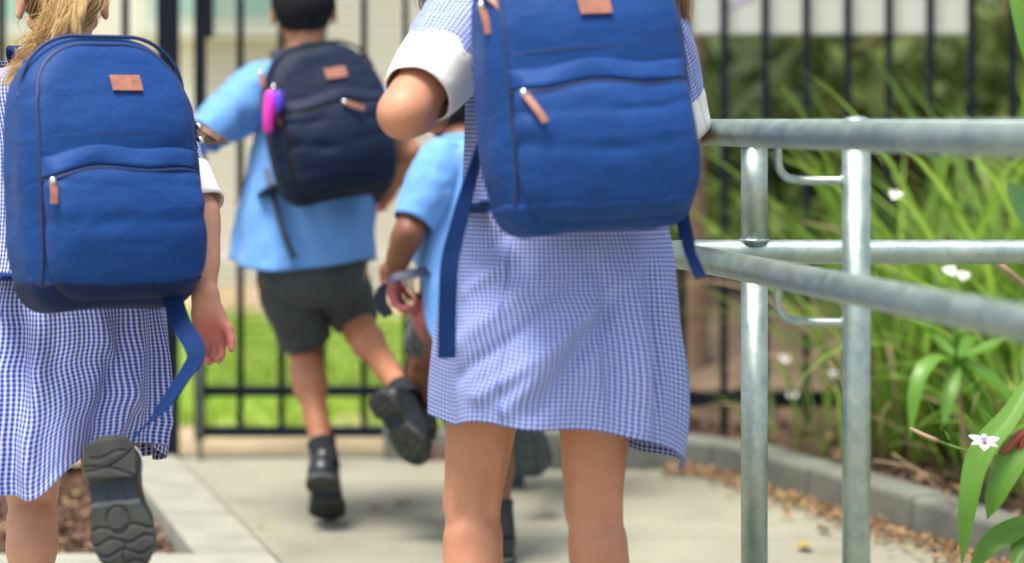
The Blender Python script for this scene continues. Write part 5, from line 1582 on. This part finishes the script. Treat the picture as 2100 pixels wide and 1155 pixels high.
# ================================================================== tall girl in the middle
def girl_middle():
    KD = 1.075                     # she stands a little farther than first measured
    Pk = lambda x, y, Y: P(x, y, Y * KD)
    rk = lambda y, xl, xr, Y, b, yaw=0.0: ring(y, xl, xr, Y * KD, b * 1.05, yaw)
    par = person((Pk(1150, 1590, 3.2)[0], 3.44, 0), 'girl with brown pigtails in a pale blue gingham dress with white sleeve cuffs')
    s = 1.06
    J = dict(pelvis=Pk(1150, 640, 3.22), chest=Pk(1150, 230, 3.26), neck=Pk(1150, -15, 3.32), head=Pk(1150, -190, 3.36),
             shL=Pk(950, 52, 3.26), shR=Pk(1332, 75, 3.28), elL=Pk(828, 232, 3.08), wrL=Pk(893, 226, 3.30), elR=Pk(1388, 280, 3.36), wrR=Pk(1392, 330, 3.56),
             hipL=Pk(1012, 650, 3.22), hipR=Pk(1224, 650, 3.22), knL=Pk(968, 1030, 3.25), knR=Pk(1216, 1040, 3.24))
    gl = np.array((Pk(976, 1500, 3.22)[0], 3.45, .0)); gr = np.array((Pk(1250, 1500, 3.26)[0], 3.49, 0))
    sl, tw, _ = shoe(par, gl + (0, -.045, .001), (-.12, 1, 0), (0, 0, -1), .215, .088, inner=1); J['anL'] = tw((.046, 0, .08)); J['toeL'] = tw((.175, 0, .03))
    sr, tw, _ = shoe(par, gr + (0, -.045, .001), (-.05, 1, 0), (0, 0, -1), .215, .088, inner=-1); J['anR'] = tw((.046, 0, .08)); J['toeR'] = tw((.175, 0, .03))
    bo, hd = body(J, par, M['skin2'], s, legr=.81, armr=1.06, hands={'L': (nrm((.1, .9, .7)), nrm((.3, 0, -1)), -1, .6, .1), 'R': (nrm((-.2, 1, .2)), nrm((-1, 0, -.2)), 1, .9, .1)}, fwd=nrm((-.12, 1, 0)), headup=nrm((0, .12, 1)))
    c, r, fw, u = hd[:4]; eyes(par, c, r, fw, u, s)
    for sd in 'LR': sock(par, J['an' + sd], J['kn' + sd], .06, M['white'], s, .033)
    yaw = 12
    rings = [rk(-35, 1085, 1215, 3.32, .048, 0), rk(-8, 1000, 1300, 3.30, .065, 0), rk(35, 932, 1362, 3.28, .085, yaw), rk(180, 955, 1352, 3.27, .10, yaw), rk(330, 953, 1355, 3.25, .108, yaw), rk(430, 946, 1362, 3.23, .118, yaw),
             rk(530, 932, 1376, 3.22, .135, yaw), rk(640, 912, 1390, 3.21, .15, yaw), rk(740, 902, 1400, 3.20, .16, yaw), rk(830, 900, 1402, 3.20, .165, yaw), rk(905, 902, 1396, 3.20, .168, yaw)]
    def zo(TH, T):
        u = np.cos(TH)
        y = 46 * u + 8 * smoothstep(.3, 1, u) - 46 * smoothstep(.05, .95, np.sin(TH)) + 6 * np.sin(3 * TH + 1) + 4 * np.sin(7 * TH) + 14 * (np.sin(TH) < 0) * 0
        return np.stack([0 * T, 0 * T, -y * .00074 * smoothstep(.5, 1, T)], -1)
    def U(x): return (x - 1150) / 245
    TT = lambda y: np.interp(y, (-35, -8, 35, 180, 330, 430, 530, 640, 740, 830, 905), np.linspace(0, 1, 11))
    def dp(TH, T, V):
        k = smoothstep(.55, 1, T)
        d = k * (.010 * np.cos(5 * TH + 1.2) + .006 * np.cos(9 * TH + 2.4 - 1 * T))
        d = d + cloth_noise(V, (5, 5, 3), .006, 11) * smoothstep(.35, .6, T)
        for x0, y0, x1, y1, a, w in ((1215, 560, 965, 850, .013, .055), (1245, 520, 1238, 880, .017, .10), (1330, 560, 1370, 900, .010, .10), (1060, 560, 930, 720, .010, .06), (1160, 540, 930, 800, -.010, .05),
                                     (1200, 620, 1060, 860, -.012, .06), (1290, 560, 1275, 900, -.012, .06), (1040, 430, 940, 520, -.008, .05), (1010, 520, 930, 600, .009, .04), (1180, 580, 1195, 900, -.012, .06), (1120, 700, 1010, 870, .012, .06)):
            d = d + ridge(TH, T, U(x0), TT(y0), U(x1), TT(y1), a, w)
        return d
    dr, DV = loft('dress', rings, 150, 260, M['dress2'], par, dp, exp=2.25, zoff=zo)
    dress_seams(dr, DV, (44, 92), 78)
    collar(par, J['neck'] + (0, 0, .012), .050, M['white'], .018, (0, .1, 1))
    sleeve(dr, J['shL'] + (.035, .01, .03), J['elL'], [(-.1, .045, .045), (.12, .070, .068), (.4, .068, .066), (.62, .0605, .0605)], M['dress2'], off=4, amp=.008, cuff=[(.48, .060, .060), (.60, .061, .061), (.80, .0535, .0525), (.84, .050, .049)])
    sleeve(dr, J['shR'] + (-.012, 0, .022), J['elR'] + (0.006, 0, 0), [(-.12, .045, .045), (.10, .064, .066), (.5, .060, .062), (.72, .052, .055)], M['dress2'], off=9, cuff=[(.62, .055, .058), (.72, .055, .057), (.96, .050, .053)])
    cap = scalp(par, c, r, fw, u, M['hair_brown'], c - fw * .06 + u * .02, s, 1500, 9, nape=-.06)
    rng = np.random.default_rng(5)
    for sg, pts in ((-1, [(1060, -230, 3.32), (985, -200, 3.28), (930, -90, 3.26), (898, -30, 3.27), (893, 16, 3.29)]), (1, [(1240, -230, 3.32), (1320, -180, 3.3), (1352, -70, 3.28), (1372, 0, 3.27), (1392, 46, 3.27)])):
        n = 420; p = [Pk(*q) for q in pts]; e = rng.normal(0, 1, (n, 3)); wd = (.006, .012, .015, .012, .007)
        S = spl_many(np.stack([a + e * w for a, w in zip(p, wd)], 1), 20) ; S = S + noise3(S * 12)[..., None] * .006
        strands('pigtail', S, rng.uniform(.0006, .0012, n), M['hair_brown'], cap, np.clip(rng.normal(.62, .22, n), 0, 1))
        th = np.linspace(0, 2 * np.pi, 19); tube('hair_tie', [p[0] * .5 + p[1] * .5 + (0, math.cos(t) * .011, math.sin(t) * .011) for t in th], .004, M['white'], cap, 8)
    bp = backpack(Pk(1190, 474, 3.07), 20, -3, -7, M['packblue'], M['packblue'], M['piping'], M['web'], 'blue canvas backpack with leather zip pulls on the pigtailed girl\'s back', 0.97, 4, W=.308, H=.44, D=.15, parc=.008, patch=(.0, .318))
    hw, H, D = bp['hw'], bp['H'], bp['D']
    bp['pull']((-hw + .024, bp['face'](-hw + .024, .190) - .008, .196), nrm((.38, -.42, -.85)), .050)
    bp['pull']((-hw - .002, -D * .6, .335), nrm((.05, -.3, -1)), .042)
    bp['pull']((-hw + .004, -D * .62, .350), nrm((.45, -.5, -.75)), .034)
    shoulder_straps(bp, J, M['web'])
    strap_world(bp, 'loose_strap', [Pk(985, 300, 3.12), Pk(962, 380, 3.06), Pk(940, 460, 3.01), Pk(922, 540, 2.99), Pk(918, 620, 2.985), Pk(916, 735, 2.985)],
                [(.3, 1, 0), (.5, .9, .1), (.6, .6, .3), (1, .2, .1), (1, .05, .03), (1, 0, 0.02)], .026, M['web'], 60)
    strap_world(bp, 'strap_tail', [Pk(1398, 440, 3.06), Pk(1408, 480, 3.03), Pk(1416, 520, 3.0), Pk(1438, 570, 2.99)], [(1, .3, 0), (1, .3, 0), (.9, .3, -.4), (.8, .2, -.5)], .020, M['web'], 24)
    return J, bp

# ================================================================== boy with the navy backpack
def shorts(par, J, hipr, legs, m):
    o, _ = loft('shorts', hipr, 24, 60, m, par, disp=lambda TH, T, V: cloth_noise(V, (14, 14, 10), .005, 2))
    for S, E, spec, off in legs:
        loft('trouser_leg', limb_rings(S, E, spec, (0, 1, 0)), 34, 48, m, o, disp=lambda TH, T, V, off=off: cloth_noise(V, (18, 18, 12), .008, off) * smoothstep(.1, .5, T))
    return o

def boy_front():
    par = person((P(650, 1060, 5.26)[0], 5.26, 0), 'boy in a light blue shirt and dark grey shorts, black shoes kicking up')
    s = .95
    J = dict(pelvis=P(640, 545, 5.27), chest=P(645, 285, 5.32), neck=P(628, 128, 5.38), head=P(622, 18, 5.42),
             shL=P(535, 178, 5.33), shR=P(745, 190, 5.34), elL=P(436, 264, 5.22), wrL=P(505, 205, 5.44), elR=P(832, 310, 5.34), wrR=P(800, 385, 5.48),
             hipL=P(592, 560, 5.27), hipR=P(690, 558, 5.27), knL=P(622, 712, 5.37), knR=P(722, 650, 5.38))
    td = nrm((.03, .78, -.62)); sn = nrm((.0, -.62, -.78))
    sl, tw, _ = shoe(par, P(657, 982, 5.07), td, sn, .205, .084, inner=1); J['anL'] = tw((.045, 0, .08)); J['toeL'] = tw((.16, 0, .03))
    td = nrm(P(866, 935, 4.99) - P(778, 806, 5.0)); sn = nrm((-.62, -.62, .05))
    sr, tw, _ = shoe(par, P(766, 808, 4.94), td, sn, .188, .080, inner=-1); J['anR'] = tw((.045, 0, .08)); J['toeR'] = tw((.16, 0, .03))
    bo, hd = body(J, par, M['skin3'], s, legr=.80, armr=1.0, hands={'L': (nrm((.4, .6, .5)), nrm((0.3, 0, -1)), -1, .9, .1), 'R': (nrm((-.3, .6, -.5)), nrm((-1, -.3, 0)), 1, .9, .1)}, fwd=nrm((-.1, 1, 0)), headup=nrm((-.02, .08, 1)))
    c, r, fw, u = hd[:4]; eyes(par, c, r, fw, u, s)
    scalp(par, c, r, fw, u, M['hair_black'], None, s, 6000, 3, nape=-.048, hl=.012, th=2.2)
    sock(par, J['anL'], J['knL'], .040, M['sock'], s, .031); sock(par, J['anR'], J['knR'], .035, M['sock'], s, .031)
    yaw = 10
    rings = [ring(112, 590, 664, 5.38, .045, 0), ring(128, 565, 700, 5.37, .06, 0), ring(150, 528, 752, 5.35, .08, yaw), ring(250, 528, 762, 5.32, .10, yaw), ring(350, 512, 758, 5.30, .11, yaw), ring(450, 494, 762, 5.28, .125, yaw), ring(538, 482, 766, 5.27, .135, yaw)]
    def dp(TH, T, V):
        d = smoothstep(.3, 1, T) * (.009 * np.cos(5 * TH + 2 * T) + .006 * np.cos(9 * TH + 1)) + cloth_noise(V, (11, 11, 8), .012, 21)
        return d + ridge(TH, T, -.8, .35, -.6, .95, -.015, .12) + ridge(TH, T, -.35, .6, .1, .95, .012, .1) + ridge(TH, T, .7, .6, .5, .98, .010, .1)
    sh, _ = loft('shirt', rings, 70, 120, M['shirt'], par, dp, zoff=lambda TH, T: np.stack([0 * T, 0 * T, .012 * np.sin(2 * TH + .5) * T ** 3], -1))
    collar(par, J['neck'] + (0, 0, .012), .048, M['shirt'], .02, (0, .1, 1))
    sleeve(sh, J['shL'] + (.03, 0, .012), J['elL'], [(-.1, .045, .045), (.2, .066, .066), (.6, .064, .060), (1.0, .052, .046), (1.16, .050, .044)], M['shirt'], off=3, amp=.009)
    sleeve(sh, J['shR'] + (-.03, 0, .012), J['elR'], [(-.1, .045, .045), (.2, .060, .060), (.6, .056, .056), (.8, .052, .050)], M['shirt'], off=6, amp=.008)
    shorts(par, J, [ring(505, 524, 752, 5.27, .11, 5), ring(550, 526, 752, 5.27, .115, 5), ring(592, 545, 745, 5.27, .10, 5), ring(625, 590, 722, 5.28, .07, 5)],
           [(P(588, 560, 5.27), P(625, 690, 5.36), [(0, .072, .078), (.35, .074, .078), (.75, .066, .068), (1.0, .062, .064)], 1),
            (P(692, 555, 5.27), P(726, 648, 5.36), [(0, .064, .072), (.4, .064, .070), (.8, .058, .062), (1.0, .056, .060)], 5)], M['shorts'])
    bp = backpack(P(684, 408, 5.16), 24, -9, -6, M['packnavy'], M['packnavy'], M['pipingnavy'], M['webnavy'], 'dark navy backpack with leather pulls and a pink charm on the boy\'s back', 1.0, 7, W=.275, H=.352, patch=(.022, .275))
    hw, H, D = bp['hw'], bp['H'], bp['D']
    bp['pull']((.012, bp['face'](.012, .2) - .008, .206), nrm((.8, -.3, -.5)), .042)
    bp['pull']((-hw - .002, -D * .6, .305), nrm((-.1, -.3, -1)), .03)
    bp['pull']((-hw + .012, -D * .75, .215), nrm((.05, -.3, -1)), .03, M['leatherdark'])
    shoulder_straps(bp, J, M['webnavy'])
    strap_world(bp, 'loose_strap', [P(546, 345, 5.2), P(560, 400, 5.15), P(580, 470, 5.12), P(604, 530, 5.11)], (1, .1, .35), .014, M['webnavy'], 30)
    # charm on the pack
    q = bp['world']((-hw + .018, bp['face'](-hw + .018, .275) - .004, .275))
    ch = root('charm', q, 'pink and purple bag charm clipped to the navy backpack', 'charm')
    tube('clip', spline([q, q + (.003, -.012, -.008), q + (-.002, -.014, -.02)], 8), .003, M['chrome'], ch, 8)
    b0 = q + (-.004, -.022, -.02)
    tube('pink_bead', [b0 + (0, 0, .004), b0 + (0, 0, -.004), b0 + (-.002, 0, -.04), b0 + (-.004, 0, -.082), b0 + (-.004, 0, -.090)], [.006, .012, .014, .012, .005], M['pink'], ch, 14)
    b1 = q + (.014, -.026, -.016)
    tube('purple_bead', [b1, b1 + (0, 0, -.006), b1 + (.002, 0, -.03), b1 + (0, 0, -.044), b1 + (0, 0, -.048)], [.004, .011, .012, .009, .003], M['purple'], ch, 12)
    return J, bp

# ================================================================== small boy behind the middle girl
def boy_small():
    par = person((P(985, 1150, 4.75)[0], 4.75, 0), 'small boy in an untucked light blue shirt, half hidden behind the pigtailed girl')
    s = .88
    J = dict(pelvis=P(955, 630, 4.78), chest=P(962, 400, 4.80), neck=P(950, 298, 4.84), head=P(932, 218, 4.90),
             shL=P(892, 332, 4.78), shR=P(1040, 332, 4.80), elL=P(838, 478, 4.70), wrL=P(800, 572, 4.74), elR=P(1090, 460, 4.84), wrR=P(1060, 520, 5.0),
             hipL=P(912, 645, 4.78), hipR=P(1000, 645, 4.78), knL=P(876, 735, 5.02), knR=P(1012, 890, 4.80))
    g = np.array((P(1028, 1150, 4.74)[0], 4.74, 0))
    sr, tw, _ = shoe(par, g + (0, -.045, .001), (-.1, 1, 0), (0, 0, -1), .18, .078, inner=-1); J['anR'] = tw((.042, 0, .078)); J['toeR'] = tw((.145, 0, .03))
    sl, tw, _ = shoe(par, P(864, 905, 5.06), nrm((-.05, .95, .05)), nrm((0, -.25, -1)), .18, .078, inner=1); J['anL'] = tw((.042, 0, .078)); J['toeL'] = tw((.145, 0, .03))
    bo, hd = body(J, par, M['skin4'], s, legr=.86, armr=1.0, hands={'L': (nrm((.25, .1, -1)), nrm((.95, -.2, .2)), -1, .95, .1), 'R': (nrm((-.3, .8, .2)), nrm((-1, 0, 0)), 1, .9, .1)}, fwd=nrm((-.1, 1, 0)), headup=nrm((0, .2, 1)))
    c, r, fw, u = hd[:4]; eyes(par, c, r, fw, u, s)
    scalp(par, c, r, fw, u, M['hair_black'], None, s, 4000, 4, nape=-.05, hl=.014, th=2.2)
    sock(par, J['anL'], J['knL'], .05, M['sock'], s, .030); sock(par, J['anR'], J['knR'], .05, M['sock'], s, .031)
    rings = [ring(285, 915, 985, 4.84, .042), ring(296, 890, 1015, 4.83, .055), ring(315, 868, 1060, 4.81, .075, 8), ring(400, 876, 1052, 4.80, .09, 8), ring(480, 868, 1060, 4.79, .108, 8), ring(550, 858, 1066, 4.78, .125, 8), ring(610, 854, 1072, 4.78, .135, 8)]
    def zo(TH, T): return np.stack([0 * T, 0 * T, (.075 * smoothstep(.2, -.9, np.cos(TH)) * smoothstep(.55, -.2, np.sin(TH)) - .10 * smoothstep(.25, .85, np.sin(TH))) * smoothstep(.5, 1, T)], -1)
    sh, _ = loft('shirt', rings, 70, 120, M['shirt'], par, lambda TH, T, V: smoothstep(.3, 1, T) * .007 * np.cos(7 * TH + T) + cloth_noise(V, (11, 11, 8), .007, 41), zoff=zo)
    collar(par, J['neck'] + (0, 0, .01), .044, M['shirt'], .018, (0, .15, 1))
    sleeve(sh, J['shL'] + (.028, 0, .02), J['elL'], [(-.05, .040, .040), (.18, .053, .053), (.5, .053, .052), (.88, .040, .042)], M['shirt'], off=13, amp=.007)
    sleeve(sh, J['shR'] + (-.028, 0, .02), J['elR'], [(-.05, .040, .040), (.18, .053, .053), (.5, .050, .050), (.88, .044, .044)], M['shirt'], off=15, amp=.007)
    shorts(par, J, [ring(525, 872, 1046, 4.78, .080, 5), ring(600, 862, 1052, 4.78, .090, 5), ring(660, 872, 1045, 4.78, .09, 5)],
           [(P(908, 640, 4.80), P(884, 700, 4.97), [(0, .062, .066), (.5, .058, .06), (1.0, .050, .052)], 31), (P(1002, 640, 4.78), P(1004, 790, 4.80), [(0, .062, .066), (.5, .058, .062), (1.0, .055, .058)], 35)], M['shorts'])
    # the strap that swings from his hand
    q = P(800, 590, 4.70)
    st = root('bag_strap', q, 'dark blue webbing strap looped over the small boy\'s hand', 'strap')
    ribbon('webbing', [P(878, 556, 4.70), P(845, 562, 4.67), P(808, 570, 4.66), P(784, 592, 4.66), P(782, 620, 4.67), P(797, 648, 4.68)], [(.1, .9, .5), (.1, .8, .6), (.2, .7, .7), (.8, .5, .3), (1, .3, .1), (1, .1, -.3)], .024, .003, M['webnavy'], st, 40)
    ribbon('webbing', [P(846, 560, 4.71), P(845, 590, 4.72), P(856, 606, 4.74), P(884, 604, 4.76), P(900, 580, 4.74)], (0, 1, .2), .018, .003, M['pipingnavy'], st, 30)
    return J

# ================================================================== child hidden behind the middle girl
def child_hidden():
    par = person((P(1070, 1003, 5.6)[0], 5.6, 0), 'child in grey-soled sneakers, hidden behind the pigtailed girl but for the feet')
    s = .97
    J = dict(pelvis=P(1078, 500, 5.55), chest=P(1080, 260, 5.6), neck=P(1080, 110, 5.65), head=P(1080, 5, 5.7),
             shL=P(1000, 150, 5.6), shR=P(1165, 150, 5.6), elL=P(985, 290, 5.72), wrL=P(1020, 360, 5.85), elR=P(1180, 300, 5.5), wrR=P(1175, 390, 5.6),
             hipL=P(1035, 520, 5.55), hipR=P(1120, 520, 5.55), knL=P(1034, 740, 5.78), knR=P(1112, 760, 5.62))
    sr, tw, _ = shoe(par, P(1078, 822, 5.20), nrm(P(1098, 978, 5.24) - P(1078, 822, 5.20)), nrm((.02, -1, -.12)), .19, .092, inner=-1, style='sneaker', name='sneaker'); J['anR'] = tw((.044, 0, .08)); J['toeR'] = tw((.15, 0, .03))
    sl, tw, _ = shoe(par, P(1036, 905, 5.62), nrm((.02, .55, -.75)), nrm((-.2, -.72, -.6)), .19, .088, inner=1, style='sneaker', name='sneaker'); J['anL'] = tw((.044, 0, .08)); J['toeL'] = tw((.15, 0, .03))
    g = tw((.008, 0, .055)); V, q = tube_data([g + (0, .002, .02), g + (0, -.002, 0), g + (0, 0, -.018)], [.010, .014, .009], 10); mesh_np('heel_tab', V, q, M['green'], sl)
    bo, hd = body(J, par, M['skin3'], s, h=.006, legr=.86, hands={'L': (nrm((0, 1, -.2)), nrm((1, 0, 0)), -1, .9, .1), 'R': (nrm((0, .6, -.6)), nrm((-1, 0, 0)), 1, .9, .1)}, fwd=nrm((-.1, 1, 0)), headup=nrm((0, .1, 1)))
    c, r, fw, u = hd[:4]; eyes(par, c, r, fw, u, s)
    scalp(par, c, r, fw, u, M['hair_black'], None, s, 2000, 14, nape=-.05, hl=.014, th=2.2)
    sock(par, J['anL'], J['knL'], .05, M['sock'], s); sock(par, J['anR'], J['knR'], .05, M['sock'], s)
    rings = [ring(92, 1045, 1115, 5.65, .045), ring(108, 1010, 1150, 5.64, .06), ring(125, 980, 1182, 5.62, .08), ring(300, 985, 1178, 5.58, .10), ring(430, 978, 1182, 5.56, .115), ring(520, 972, 1186, 5.55, .125)]
    sh, _ = loft('shirt', rings, 40, 80, M['shirt'], par, lambda TH, T, V: cloth_noise(V, (11, 11, 8), .008, 51))
    for sd, o_ in (('L', 1), ('R', 2)): sleeve(sh, J['sh' + sd], J['el' + sd], [(-.05, .045, .045), (.2, .06, .06), (.85, .055, .052)], M['shirt'], off=50 + o_)
    shorts(par, J, [ring(490, 975, 1182, 5.55, .11), ring(550, 975, 1184, 5.55, .115), ring(600, 985, 1175, 5.55, .105)],
           [(J['hipL'], J['knL'], [(0, .07, .074), (.5, .064, .068), (.85, .058, .06)], 61), (J['hipR'], J['knR'], [(0, .07, .074), (.5, .064, .068), (.85, .058, .06)], 63)], M['shorts'])

girl_left()
girl_middle()
boy_front()
boy_small()
child_hidden()
